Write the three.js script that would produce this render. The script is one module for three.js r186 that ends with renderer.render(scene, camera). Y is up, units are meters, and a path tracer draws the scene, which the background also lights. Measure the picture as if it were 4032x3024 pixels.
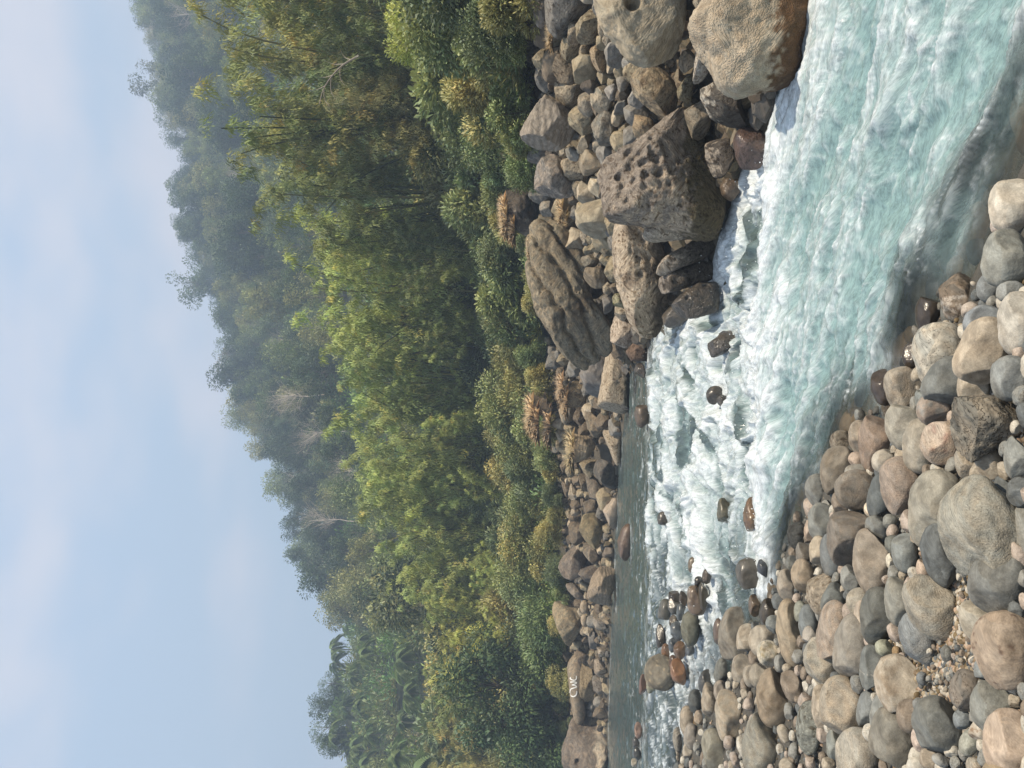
import * as THREE from 'three';
import { mergeVertices, mergeGeometries } from 'three/addons/utils/BufferGeometryUtils.js';
import { createNoise3D, createNoise2D } from 'simplex-noise';

// ---------------------------------------------------------------- camera (the photograph lies on its side: its left edge is up)
const scene = new THREE.Scene();
const F = 3029, EYE = new THREE.Vector3(0, 2.4, 0), PITCH = Math.atan((2242 - 2016) / F);
const fw = new THREE.Vector3(0, Math.sin(PITCH), -Math.cos(PITCH)), up = new THREE.Vector3(0, Math.cos(PITCH), Math.sin(PITCH)), rt = new THREE.Vector3(1, 0, 0);
const camera = new THREE.PerspectiveCamera(2 * Math.atan(1512 / F) * 180 / Math.PI, 4 / 3, 0.1, 3000);
camera.position.copy(EYE);
camera.quaternion.setFromRotationMatrix(new THREE.Matrix4().makeBasis(up.clone().negate(), rt, fw.clone().negate()));
const renderer = new THREE.WebGLRenderer({ antialias: true });
renderer.toneMapping = THREE.LinearToneMapping;
renderer.toneMappingExposure = 1.42;
renderer.shadowMap.enabled = true;

// ---------------------------------------------------------------- seeded random numbers and noise
function rng(seed) { let s = seed >>> 0; return () => { s = (s + 0x6d2b79f5) | 0; let t = Math.imul(s ^ (s >>> 15), 1 | s); t = (t + Math.imul(t ^ (t >>> 7), 61 | t)) ^ t; return ((t ^ (t >>> 14)) >>> 0) / 4294967296; }; }
const R0 = rng(7), N3 = createNoise3D(rng(11)), N2 = createNoise2D(rng(12));
const clamp = (x, a = 0, b = 1) => Math.min(b, Math.max(a, x)), lerp = (a, b, t) => a + (b - a) * t;
const smooth = (a, b, x) => { const t = clamp((x - a) / (b - a)); return t * t * (3 - 2 * t); };
const fbm3 = (x, y, z, o = 4) => { let s = 0, a = 0.5, f = 1; for (let i = 0; i < o; i++) { s += a * N3(x * f, y * f, z * f); a *= 0.5; f *= 2.03; } return s; };
const fbm2 = (x, y, o = 4) => { let s = 0, a = 0.5, f = 1; for (let i = 0; i < o; i++) { s += a * N2(x * f, y * f); a *= 0.5; f *= 2.03; } return s; };
const table = (x, pts, k = 1) => { if (x <= pts[0][0]) return pts[0][k]; for (let i = 1; i < pts.length; i++) if (x <= pts[i][0]) return lerp(pts[i - 1][k], pts[i][k], (x - pts[i - 1][0]) / (pts[i][0] - pts[i - 1][0])); return pts[pts.length - 1][k]; };

// ---------------------------------------------------------------- sky and sun
const sunDir = new THREE.Vector3(0.52, 0.92, 0.32).normalize();
{
  const W = 1024, H = 512, data = new Float32Array(W * H * 4);
  for (let y = 0; y < H; y++) for (let x = 0; x < W; x++) {
    const el = ((y + 0.5) / H - 0.5) * Math.PI, az = ((x + 0.5) / W) * 2 * Math.PI - Math.PI, ce = Math.cos(el);
    const dx = ce * Math.cos(az), dy = Math.sin(el), dz = ce * Math.sin(az), e = Math.max(0, dy);
    let c = [lerp(0.51, 0.47, smooth(0.1, 0.75, e)), lerp(0.635, 0.61, smooth(0.1, 0.75, e)), lerp(0.78, 0.84, smooth(0.1, 0.75, e))];
    const cl = fbm3(dx * 1.7 + 5, dy * 5.0 + 8, dz * 1.7, 6), k = smooth(-0.2, 0.6, cl) * 0.85;
    c = [lerp(c[0], 0.74, k), lerp(c[1], 0.75, k), lerp(c[2], 0.86, k)];
    const g = Math.max(0, dx * sunDir.x + dy * sunDir.y + dz * sunDir.z), gl = 0.9 * Math.pow(g, 24) + 0.25 * Math.pow(g, 5);
    c = [c[0] + gl, c[1] + gl * 0.95, c[2] + gl * 0.85];
    const o = (y * W + x) * 4;
    data[o] = c[0] * 0.85; data[o + 1] = c[1] * 0.845; data[o + 2] = c[2] * 0.81; data[o + 3] = 1;
  }
  const t = new THREE.DataTexture(data, W, H, THREE.RGBAFormat, THREE.FloatType);
  t.mapping = THREE.EquirectangularReflectionMapping; t.magFilter = t.minFilter = THREE.LinearFilter; t.wrapS = THREE.RepeatWrapping; t.needsUpdate = true;
  scene.background = t; scene.environment = t;
}
const sun = new THREE.DirectionalLight(0xffefd6, 5.0);
sun.name = 'sun'; sun.position.copy(sunDir).multiplyScalar(200); sun.castShadow = true; sun.shadow.radius = 2;
Object.assign(sun.shadow.camera, { left: -140, right: 140, top: 140, bottom: -140, near: 1, far: 500 });
scene.add(sun, sun.target);
scene.fog = new THREE.FogExp2(0xb9d0ee, 0.0027);

// ---------------------------------------------------------------- helpers: naming, tagging, rays
const used = new Map();
function numbered(n) { const k = used.get(n) || 0; used.set(n, k + 1); return k ? `${n}_${String(k).padStart(3, '0')}` : n; }
function tag(o, label, category, group, kind) { if (label) o.userData.label = label; if (category) o.userData.category = category; if (group) o.userData.group = group; if (kind) o.userData.kind = kind; return o; }
function mesh(name, g, m, parent) { const o = new THREE.Mesh(g, m); o.castShadow = o.receiveShadow = true; if (parent) { o.name = name; parent.add(o); } else { o.name = numbered(name); scene.add(o); } return o; }
function base(name, p) { const o = new THREE.Group(); o.name = numbered(name); o.position.copy(p); scene.add(o); return o; }
const V = (x, y, z) => new THREE.Vector3(x, y, z);
const ray = (sx, sy) => fw.clone().addScaledVector(up, -(sx - 2016) / F).addScaledVector(rt, (1512 - sy) / F);   // per metre of depth
const at = (sx, sy, depth) => EYE.clone().addScaledVector(ray(sx, sy), depth);
const project = (p) => { const q = p.clone().sub(EYE), d = q.dot(fw); return [2016 - F * q.dot(up) / d, 1512 - F * q.dot(rt) / d, d]; };
const shade = (hex, k = 1, mute = 0.34) => { const c = new THREE.Color(hex), l = 0.3 * c.r + 0.6 * c.g + 0.1 * c.b; c.lerp(new THREE.Color(l, l, l), mute).multiplyScalar(k); c.b *= 0.96; return c; };

// ---------------------------------------------------------------- lie of the land
const NEAR = [[40, 26], [6, 2], [3, -1.5], [1.9, -3.3], [1.25, -4.3], [0.62, -4.9], [0.36, -5.5], [-0.2, -5.95], [-0.5, -7], [-1, -7.5], [-1.6, -8.5], [-2.7, -9.5], [-3.8, -11.1], [-5, -12.3], [-6.6, -14.3], [-14, -20], [-60, -48]];
const FAR = [[60, 20], [14, 2], [7, -5], [3.9, -7.9], [3.1, -9.6], [2.9, -10.8], [1.75, -12.5], [1.3, -15], [0.6, -19], [0.35, -23], [-2.9, -28], [-7, -31], [-13, -34.5], [-18.5, -37], [-70, -62]];
const nearPoly = [...NEAR, [-60, 60], [40, 60]], farPoly = [...FAR, [-70, -900], [900, -900], [900, 20]];
function dist(line, x, z) { let m = 1e9; for (let i = 1; i < line.length; i++) { const ax = line[i - 1][0], az = line[i - 1][1], bx = line[i][0] - ax, bz = line[i][1] - az, t = clamp(((x - ax) * bx + (z - az) * bz) / (bx * bx + bz * bz)), dx = x - ax - t * bx, dz = z - az - t * bz; m = Math.min(m, dx * dx + dz * dz); } return Math.sqrt(m); }
function inside(poly, x, z) { let c = false; for (let i = 0, j = poly.length - 1; i < poly.length; j = i++) { const [xi, zi] = poly[i], [xj, zj] = poly[j]; if ((zi > z) !== (zj > z) && x < (xj - xi) * (z - zi) / (zj - zi) + xi) c = !c; } return c; }
const sNear = (x, z) => dist(NEAR, x, z) * (inside(nearPoly, x, z) ? 1 : -1);      // positive on the land
const sFar = (x, z) => dist(FAR, x, z) * (inside(farPoly, x, z) ? 1 : -1);
const level = (x, z) => { const d = -z + 0.12 * x; return 0.62 * smooth(9.8, 17.4, d) - 0.06 * smooth(8, 3, d); };
const RIDGE = [[-900, 720, 95], [0, 290, 200], [130, 345, 200], [200, 352, 198], [330, 396, 195], [380, 385, 190], [470, 385, 190], [530, 430, 186], [640, 450, 184], [700, 482, 180], [800, 492, 174], [900, 528, 166], [1000, 582, 158], [1100, 628, 148], [1200, 652, 138], [1300, 705, 126], [1400, 722, 114], [1500, 715, 106], [1600, 712, 100], [1659, 715, 100], [2600, 760, 90]];   // what the skyline trees reach, and how far off they stand
function hill(x, z) {
  if (z > -20) return 0;
  const vy = 829.5 - 1662 * x / -z, D = table(vy, RIDGE, 2), v = table(vy, RIDGE, 1) + lerp(6.4, 9.6, smooth(105, 170, D)) * 1662 / D, dz = -z;
  const r = ray(v * 1.8228, vy * 1.8228), Hr = 2.4 + D * r.y / -r.z, d0 = 47, k = (dz - d0) / (D - d0);
  const h = k <= 0 ? 0 : k < 1 ? (Hr - 4) * Math.pow(k, 1.1) : (Hr - 4) - 0.3 * (dz - D);
  return Math.max(-3, h) + (k > 0 ? 2.2 * fbm2(x * 0.03, z * 0.03, 3) * Math.min(1, k * 4) : 0);
}
function ground(x, z) {
  const n = sNear(x, z), f = sFar(x, z), w = level(x, z);
  if (n > 0) return w + 0.78 * (1 - Math.exp(-n / 1.7)) + 0.012 * n + 0.05 * fbm2(x * 1.3, z * 1.3, 3) * smooth(0, 1, n);
  if (f > 0) { const hb = lerp(1.95, 3.1, smooth(-12, 2, x)), wd = lerp(3.6, 7.2, smooth(-12, 2, x)); return w + hb * Math.pow(clamp(f / wd), 0.85) + 0.24 * Math.max(0, Math.min(f, 16) - wd) + 0.09 * Math.max(0, Math.min(f, 40) - 16) + 0.1 * fbm2(x * 0.9, z * 0.9, 3) * smooth(0, 2, f) + hill(x, z); }
  return w - 0.06 - 0.55 * smooth(0, 1.6, Math.min(-n, -f));
}
// the soil lies deeper than the tops of the stones heaped on it
const soilLevel = (x, z) => { const n = sNear(x, z), f = sFar(x, z), k = smooth(-12, 2, x); return ground(x, z) - (n > 0 ? 0.05 * smooth(0, 0.6, n) : f > 0 ? lerp(0.25, 0.5, k) * smooth(0, 1.2, f) * smooth(lerp(5, 9, k), lerp(4, 7, k), f) : 0); };
const surface = (x, z) => Math.max(ground(x, z), level(x, z));
function hit(sx, sy, lift = 0, height = surface) {          // depth at which the sight line through that pixel meets the land or the water
  const r = ray(sx, sy); let d = 1.5, last = d;
  for (; d < 260; d *= 1.02) { if (2.4 + r.y * d < height(r.x * d, r.z * d) + lift) break; last = d; }
  for (let i = 0; i < 12; i++) { const m = (d + last) / 2; if (2.4 + r.y * m < height(r.x * m, r.z * m) + lift) d = m; else last = m; }
  return d;
}

const CROP = { 1: [1900, 0], 2: [1900, 700], 3: [1900, 1400], 4: [1900, 2124], 6: [2832, 700], 7: [2832, 1400], 8: [2832, 2124] };
const px = (crop, x, y) => [CROP[crop][0] + 0.5425 * x, CROP[crop][1] + 0.5425 * y];
const PITS = [[1, 1480, 110, 0.85, 2.0], [1, 1500, 300, 0.7, 1.6], [1, 1420, 720, 0.4, 0.9], [2, 1400, 480, 0.55, 0.8], [3, 860, 720, 0.9, 0.7]].map(([c, x, y, r, e]) => { const q = px(c, x, y), d = hit(q[0], q[1], 0, ground), p = at(q[0], q[1], d); return [p.x, p.z, r, e]; });
const pit = (x, z) => { let q = 0; for (const p of PITS) q += p[3] * smooth(p[2] * 1.3, p[2] * 0.5, Math.hypot(x - p[0], z - p[1])); return q; };
// ---------------------------------------------------------------- textures, tiling
function tiled(size, fn, srgb) {
  const d = new Uint8Array(size * size * 4);
  for (let y = 0; y < size; y++) for (let x = 0; x < size; x++) { const c = fn(x / size, y / size), o = (y * size + x) * 4; for (let k = 0; k < 3; k++) d[o + k] = clamp(c[k]) * 255; d[o + 3] = 255; }
  const t = new THREE.DataTexture(d, size, size); t.wrapS = t.wrapT = THREE.RepeatWrapping; t.magFilter = THREE.LinearFilter; t.minFilter = THREE.LinearMipmapLinearFilter; if (srgb) t.colorSpace = THREE.SRGBColorSpace; t.needsUpdate = true; return t;
}
const TAU = Math.PI * 2;
const tn = (u, v, f, s) => { const a = u * TAU, b = v * TAU, r = f / TAU; return N3(Math.cos(a) * r + s, Math.sin(a) * r + Math.cos(b) * r * 1.31, Math.sin(b) * r + s * 1.7); };
const tf = (u, v, f, s, o = 4) => { let q = 0, a = 0.5; for (let i = 0; i < o; i++) { q += a * tn(u, v, f, s + i * 5.3); a *= 0.55; f *= 2.1; } return q; };
const grey = (g, w = 0) => [g + w, g, g - w];
const TEX = {};
function rockTex(key, color, bump) { TEX[key] = { map: tiled(512, color, true), bump: tiled(512, bump) }; }
rockTex('smooth', (u, v) => grey(0.86 + 0.16 * tf(u, v, 5, 1) + 0.10 * tf(u, v, 60, 3, 3), 0.015 * tn(u, v, 4, 9)), (u, v) => grey(0.5 + 0.3 * tf(u, v, 20, 2, 5)));
rockTex('speckle', (u, v) => { const s = tf(u, v, 70, 4, 3), d = tn(u, v, 45, 14); return grey(0.84 + 0.14 * tf(u, v, 6, 5) + 0.15 * s - 0.16 * smooth(0.62, 0.85, d) + 0.10 * smooth(0.66, 0.85, tn(u, v, 52, 21)), 0.02 * tn(u, v, 8, 3)); }, (u, v) => grey(0.5 + 0.4 * tf(u, v, 40, 4, 4)));
rockTex('crust', (u, v) => { const p = smooth(0.05, 0.45, tf(u, v, 10, 6, 5)), c = smooth(0.3, 0.6, tf(u, v, 22, 8, 4)); return grey(0.80 + 0.2 * tf(u, v, 14, 7, 5) - 0.25 * p + 0.22 * c, 0.03 * p); }, (u, v) => grey(0.55 - 0.4 * smooth(0.1, 0.5, tf(u, v, 14, 6, 5)) + 0.35 * tf(u, v, 30, 7, 4)));
rockTex('craggy', (u, v) => { const r = 1 - Math.abs(tf(u, v, 9, 12, 5)) * 2.2; return grey(0.82 + 0.2 * tf(u, v, 7, 2, 5) - 0.28 * smooth(0.86, 1, r), 0.025 * tn(u, v, 6, 2)); }, (u, v) => grey(0.6 + 0.35 * tf(u, v, 12, 2, 6) - 0.5 * smooth(0.88, 1, 1 - Math.abs(tf(u, v, 9, 12, 5)) * 2.2)));
rockTex('banded', (u, v) => { const b = Math.sin((v + 0.06 * tf(u, v, 3, 2)) * TAU * 9) * 0.5 + 0.5; return grey(0.84 + 0.13 * tf(u, v, 8, 5) - 0.10 * b + 0.1 * tf(u, v, 50, 2, 3), 0.02); }, (u, v) => grey(0.5 + 0.22 * Math.sin((v + 0.06 * tf(u, v, 3, 2)) * TAU * 9) + 0.3 * tf(u, v, 20, 2, 4)));
const rockMats = new Map();
function rockMat(tex, wet, bump) {
  const k = tex + wet + bump;
  if (!rockMats.has(k)) { const t = TEX[tex]; rockMats.set(k, new THREE.MeshPhysicalMaterial({ name: 'rock', map: t.map, bumpMap: t.bump, bumpScale: bump, vertexColors: true, roughness: wet ? 0.28 : 0.86, specularIntensity: wet ? 1 : 0.5 })); }
  return rockMats.get(k);
}

// ---------------------------------------------------------------- rocks: a closed body whose silhouette follows an outline, with its own depth
const balls = new Map();
function ball(detail) { if (!balls.has(detail)) { const g = new THREE.IcosahedronGeometry(1, detail); g.deleteAttribute('uv'); g.deleteAttribute('normal'); balls.set(detail, mergeVertices(g, 1e-4)); } return balls.get(detail); }
function rockGeometry(o) {   // o: rad(angle) in metres, depth, cuts, rough, dents, seed, color, detail
  const b = ball(o.detail), src = b.attributes.position, n = src.count, pos = new Float32Array(n * 3), r = rng(o.seed), size = o.size, p = o.box || 2.3;
  const planes = [], cutLow = (o.cuts || 0) <= 5 && o.cutLow === 0.5 ? 0.78 : o.cutLow ?? 0.66;
  for (let i = 0; i < (o.cuts || 0); i++) { const a = r() * TAU, c = 0.05 + 0.95 * r(); planes.push([V(Math.cos(a) * Math.sqrt(Math.max(0, 1 - c * c)), Math.sin(a) * Math.sqrt(Math.max(0, 1 - c * c)) * 0.9 + 0.15, c).normalize(), cutLow + 0.3 * r()]); }
  const ox = r() * 50, oy = r() * 50, oz = r() * 50, q = V(0, 0, 0), w = V(0, 0, 0), raw = [];
  for (let i = 0; i < n; i++) {
    q.fromBufferAttribute(src, i);
    const s = Math.hypot(q.x, q.y), k = Math.pow(Math.pow(s, p) + Math.pow(Math.abs(q.z), p), -1 / p), R = o.rad(Math.atan2(q.y, q.x));
    w.set(q.x * k * R, q.y * k * R, q.z * k * o.depth);
    for (const [nn, off] of planes) { const lim = off * Math.hypot(nn.x * size, nn.y * size, nn.z * o.depth), e = w.dot(nn) - lim; if (e > 0) w.addScaledVector(nn, -e * 0.94); }
    const f = 1 / size, lo = fbm3(w.x * f * 0.9 + ox, w.y * f * 0.9 + oy, w.z * f * 0.9 + oz, 3), hi = fbm3(w.x * f * 4 + oy, w.y * f * 4 + oz, w.z * f * 4 + ox, 4);
    let push = size * (0.10 * (o.lump ?? 1) * lo + (o.rough || 0.02) * hi);
    if (o.rib) { const c = w.x * o.rib[0] + w.y * o.rib[1] + 0.20 * lo * size; const a = Math.abs(((c / o.rib[2] + 100) % 1) - 0.5) * 2; push -= o.rib[3] * Math.pow(a, 5) + o.rib[3] * 0.35 * smooth(0.1, 0.5, hi); }
    w.addScaledVector(q, push);
    raw.push(w.x, w.y, w.z);
  }
  for (let i = 0; i < n; i++) {
    w.set(raw[i * 3], raw[i * 3 + 1], raw[i * 3 + 2]); q.fromBufferAttribute(src, i);
    for (const d of o.dents || []) { const e = Math.hypot(w.x - d[0], w.y - d[1], (w.z > 0 ? 0 : 9)) / d[2]; if (e < 1) { const h = (1 - e * e); w.z -= d[3] * h * h; } }
    // from the camera's axes to the world's
    pos[i * 3] = w.x; pos[i * 3 + 1] = up.y * w.y - fw.y * w.z; pos[i * 3 + 2] = up.z * w.y - fw.z * w.z;
  }
  let g = new THREE.BufferGeometry(); g.setAttribute('position', new THREE.BufferAttribute(pos, 3)); g.setIndex(b.index); g.computeVertexNormals();
  // tone: mineral patches, veins, lichen, painted lit tops, damp foot with some painted shade
  const col = new Float32Array(n * 3), nor = g.attributes.normal, c = new THREE.Color(), c1 = o.color, c2 = o.color2 || o.color.clone().multiplyScalar(0.78), c3 = o.color3, f = 1 / size;
  for (let i = 0; i < n; i++) {
    const x = pos[i * 3], y = pos[i * 3 + 1], z = pos[i * 3 + 2];
    const m = fbm3(x * f * 1.1 + ox, y * f * 1.1 + oz, z * f * 1.1, 4);
    c.copy(c1).lerp(c2, smooth(0.02, 0.45, m));
    const m2 = fbm3(x * f * 3.1 + oz, y * f * 3.1, z * f * 3.1 + oy, 4);
    c.multiplyScalar(1 + 0.22 * m2);
    if (c3) c.lerp(c3, smooth(0.12, 0.3, fbm3(x * f * 2 + oy, y * f * 2 + oy, z * f * 2, 4) + (o.c3bias ? o.c3bias(x, y, z) : 0)));
    if (o.wet) { const e = y - o.wet[0] + 0.10 * o.wet[1] * fbm3(x * f * 5, y * f * 5, z * f * 5, 3) * 4; const k = smooth(o.wet[1] * 0.12, -o.wet[1] * 0.12, e); c.lerp(o.wetShadeColor ? o.wetShadeColor : c.clone().multiplyScalar(0.3), k * 0.92); }
    if (o.vein) { const e = Math.abs(x * o.vein[0] + y * o.vein[1] - o.vein[2] + 0.06 * size * lo3(x * f, y * f)); if (e < o.vein[3]) c.lerp(new THREE.Color(0.5, 0.47, 0.41), 0.7); }
    col[i * 3] = c.r; col[i * 3 + 1] = c.g; col[i * 3 + 2] = c.b;
  }
  g.setAttribute('color', new THREE.BufferAttribute(col, 3));
  return boxUV(g, o.tile || 0.6);
}
const lo3 = (x, y) => N2(x * 1.5, y * 1.5);
function boxUV(g, tile) {   // texture laid on from three sides in metres, corners split only where the side changes
  const P = g.attributes.position.array, Nn = g.attributes.normal.array, C = g.attributes.color.array, I = g.index.array, key = new Map(), pos = [], nor = [], col = [], uv = [], idx = new Uint32Array(I.length);
  for (let i = 0; i < I.length; i += 3) {
    let a = 0, b = 0, c = 0; for (let k = 0; k < 3; k++) { a += Nn[I[i + k] * 3]; b += Nn[I[i + k] * 3 + 1]; c += Nn[I[i + k] * 3 + 2]; }
    const s = Math.abs(a) > Math.abs(b) && Math.abs(a) > Math.abs(c) ? 0 : Math.abs(b) > Math.abs(c) ? 1 : 2;
    for (let k = 0; k < 3; k++) {
      const v = I[i + k], id = v * 3 + s; let j = key.get(id);
      if (j === undefined) { j = pos.length / 3; key.set(id, j); for (let q = 0; q < 3; q++) { pos.push(P[v * 3 + q]); nor.push(Nn[v * 3 + q]); col.push(C[v * 3 + q]); } uv.push((s === 0 ? P[v * 3 + 2] : P[v * 3]) / tile + s * 0.37, (s === 1 ? P[v * 3 + 2] : P[v * 3 + 1]) / tile + s * 0.21); }
      idx[i + k] = j;
    }
  }
  const o = new THREE.BufferGeometry(); o.setAttribute('position', new THREE.Float32BufferAttribute(pos, 3)); o.setAttribute('normal', new THREE.Float32BufferAttribute(nor, 3)); o.setAttribute('color', new THREE.Float32BufferAttribute(col, 3)); o.setAttribute('uv', new THREE.Float32BufferAttribute(uv, 2)); o.setIndex(new THREE.BufferAttribute(idx, 1)); return o;
}

// ---------------------------------------------------------------- ground: one sheet from under the camera to beyond the hill
{
  const pos = [], col = [], uv = [], idx = [], NA = 420, radii = [0.02];
  for (let r = 0.6; r < 900; r *= 1.022) radii.push(r);
  const c = new THREE.Color(), gravel = new THREE.Color(0.12, 0.11, 0.09), soil = new THREE.Color(0.16, 0.135, 0.10), green = new THREE.Color(0.04, 0.055, 0.02), bed = new THREE.Color(0.12, 0.115, 0.085);
  for (const r of radii) for (let i = 0; i <= NA; i++) {
    const a = (i / NA) * TAU + 0.9 * Math.sin((i / NA) * TAU), x = r * Math.sin(a), z = -r * Math.cos(a), y = soilLevel(x, z) - pit(x, z);   // more columns towards the river than behind
    pos.push(x, y, z); uv.push(x / 0.7, z / 0.7);
    const n = sNear(x, z), f = sFar(x, z), m = 1 + 0.3 * fbm2(x * 2, z * 2, 3);
    if (n > 0) c.copy(gravel); else if (f > 0) { c.copy(soil).lerp(green, smooth(4.6, 7, f + 1.2 * fbm2(x, z, 2) + 2.4 * smooth(-4, -14, x))); } else c.copy(bed).lerp(new THREE.Color(0.10, 0.07, 0.03), smooth(0.1, 0.5, fbm2(x * 0.9, z * 0.9, 3)));
    col.push(c.r * m, c.g * m, c.b * m);
  }
  const W = NA + 1;
  for (let j = 1; j < radii.length; j++) for (let i = 0; i < NA; i++) { const a = (j - 1) * W + i, b = a + W; idx.push(a, a + 1, b, b, a + 1, b + 1); }
  const g = new THREE.BufferGeometry(); g.setAttribute('position', new THREE.Float32BufferAttribute(pos, 3)); g.setAttribute('color', new THREE.Float32BufferAttribute(col, 3)); g.setAttribute('uv', new THREE.Float32BufferAttribute(uv, 2)); g.setIndex(idx); g.computeVertexNormals();
  const o = mesh('ground', g, new THREE.MeshStandardMaterial({ name: 'gravelly soil', vertexColors: true, map: TEX.speckle.map, bumpMap: TEX.speckle.bump, bumpScale: 0.02, roughness: 0.95 }));
  tag(o, 'gravelly river bank, stream bed and wooded hillside ground', null, null, 'structure');
}

// ---------------------------------------------------------------- placing rocks by their outline in the photograph
const rocks = [];
let rockSeed = 100;
function rockAt(name, category, pts, ell, hex, tex, o = {}) {
  let cx, cy, hw, hh, rad;
  if (pts) {
    const xs = pts.map((p) => p[0]), ys = pts.map((p) => p[1]);
    cx = (Math.min(...xs) + Math.max(...xs)) / 2; cy = (Math.min(...ys) + Math.max(...ys)) / 2; hh = (Math.max(...xs) - Math.min(...xs)) / 2; hw = (Math.max(...ys) - Math.min(...ys)) / 2;
  } else { [cx, cy, hh, hw] = [ell[0], ell[1], ell[2] / 2, ell[3] / 2]; }
  const d = o.depth || hit(cx + (o.lower ?? 0.35) * hh, cy, o.lift || 0), m = d / F;
  if (pts) {
    const N = 96, t = new Float32Array(N);
    for (let i = 0; i < N; i++) {
      const a = (i / N) * TAU, dx = -Math.sin(a), dy = -Math.cos(a); let best = 0;      // angle 0 is to the right (towards smaller y), a quarter turn is up (towards smaller x)
      for (let k = 0; k < pts.length; k++) {
        const p = pts[k], q = pts[(k + 1) % pts.length], ex = q[0] - p[0], ey = q[1] - p[1], den = dx * ey - dy * ex; if (Math.abs(den) < 1e-9) continue;
        const fx = p[0] - cx, fy = p[1] - cy, s = (fx * ey - fy * ex) / den, u = (fx * dy - fy * dx) / den; if (s > best && u >= -1e-6 && u <= 1 + 1e-6) best = s;
      }
      t[i] = best;
    }
    const sm = new Float32Array(N); for (let i = 0; i < N; i++) { let q = 0; for (let k = -2; k <= 2; k++) q += t[(i + k + N) % N] * [0.1, 0.22, 0.36, 0.22, 0.1][k + 2]; sm[i] = q * m * (o.grow || 1.09); }
    rad = (a) => { const i = ((a / TAU) % 1 + 1) % 1 * N, j = Math.floor(i), f = i - j; return sm[j % N] * (1 - f) + sm[(j + 1) % N] * f; };
  } else {
    const tl = (ell[4] || 0) * Math.PI / 180, e = o.sq || 2.25, g = 1.07;
    rad = (a) => { const b = a + tl, c = Math.abs(Math.cos(b)) / (hw * m * g), s = Math.abs(Math.sin(b)) / (hh * m * g); return Math.pow(Math.pow(c, e) + Math.pow(s, e), -1 / e); };
  }
  const mu = category === 'cobble' ? 0.46 : 0.24, size = (hw + hh) / 2 * m, K = o.k ?? 1.15, center = at(cx, cy, d);
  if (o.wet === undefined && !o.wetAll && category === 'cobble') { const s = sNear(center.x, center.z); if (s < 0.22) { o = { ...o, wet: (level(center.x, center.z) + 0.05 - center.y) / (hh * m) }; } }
  const g = rockGeometry({
    rad, size, depth: (o.d || 0.9) * size, seed: rockSeed++, detail: o.detail || Math.round(clamp((hw + hh) / 2 / 3.94 * 0.5, 6, 40)), color: shade(hex, K, mu), color2: o.hex2 ? shade(o.hex2, K, mu) : null, color3: o.hex3 ? shade(o.hex3, K, mu) : null, c3bias: o.c3bias && ((x, y, z) => o.c3bias(x / size, y / size, z / size)),
    cuts: o.cuts, cutLow: o.cutLow, rough: o.rough, lump: o.lump, box: o.box, tile: o.tile, vein: o.vein && o.vein.map((v, i) => (i > 1 ? v * size : v)),
    wet: o.wet !== undefined ? [o.wet * hh * m, hh * m] : null, wetShadeColor: o.wetShadeHex && shade(o.wetShadeHex, 0.9, 0),
    rib: o.rib && [o.rib[0], o.rib[1], o.rib[2] * size, o.rib[3] * size],
    dents: (o.dents || []).map((q) => { const [sx, sy] = px(q[0], q[1], q[2]); return [(cy - sy) * m, (cx - sx) * m, q[3] * 0.5425 * m * (o.hollows ? 1.2 : 1), q[4] * 0.5425 * m * (o.hollows ? 0.7 : 1)]; }).concat(Array.from({ length: o.hollows || 0 }, (_, i) => { const r = rng(3000 + i); return [(r() * 1.5 - 0.9) * size * 0.9, (r() * 1.5 - 0.55) * size * 0.8, lerp(0.05, 0.11, r()) * size, lerp(0.04, 0.10, r()) * size]; })),
  });
  const me = mesh(name, g, rockMat(tex || 'smooth', o.wetAll ? 1 : 0, o.bump || 0.004));
  me.position.copy(center);
  const rec = { me, cx, cy, hw, hh, d, hex, category, short: o.short, label: o.label, group: o.group };
  rocks.push(rec);
  return rec;
}
const B = (crop, pts, hex, tex, o) => rockAt(o.name || 'boulder', o.cat || 'boulder', pts.map((p) => px(crop, p[0], p[1])), null, hex, tex, { cuts: 12, cutLow: 0.5, rough: 0.042, bump: 0.022, tile: 1.1, box: 3, lump: 0.55, k: 1.25, grow: 1.15, ...o });
const C = (crop, x, y, wx, wy, tilt, hex, tex, short, label, o = {}) => { const [sx, sy] = px(crop, x, y); return rockAt('cobble', 'cobble', null, [sx, sy, wx * 0.5425, wy * 0.5425, tilt], hex, tex, { rough: 0.012, lump: 0.75, cuts: 3, short, label, ...o }); };

// the far bank: boulders by the chute (right), the ledges and the layered outcrop (middle), the low rocks round the pool (left)
const TAN = '#b3a184', BROWN = '#8c7b66', GREY = '#94897c', PALE = '#c9b8a0', DARK = '#3d3832', SLATE = '#86807c';
B(1, [[1550, 170], [1580, 90], [1640, 0], [1700, -120], [1950, -200], [2300, -150], [2330, 300], [2250, 480], [2200, 560], [1900, 620], [1790, 600], [1700, 430], [1590, 260]], '#b5a288', 'speckle', { lower: 0.85, cuts: 0, lump: 1.0, box: 2.5, short: 'huge speckled boulder', label: 'huge tan speckled boulder with a wet brown foot at the chute', wet: -0.30, wetShadeHex: '#6b4a2a', d: 0.8 });
B(1, [[850, 0], [860, -150], [1250, -200], [1430, -50], [1400, 330], [1270, 400], [1180, 425], [1070, 370], [1000, 270], [900, 160]], '#ad9d82', 'smooth', { lower: 0.9, cuts: 3, short: 'smooth boulder with a round hole', label: 'big smooth tan boulder with one round hole above dark gap', dents: [[1, 1062, 112, 66, 150]], d: 0.75 });
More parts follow.
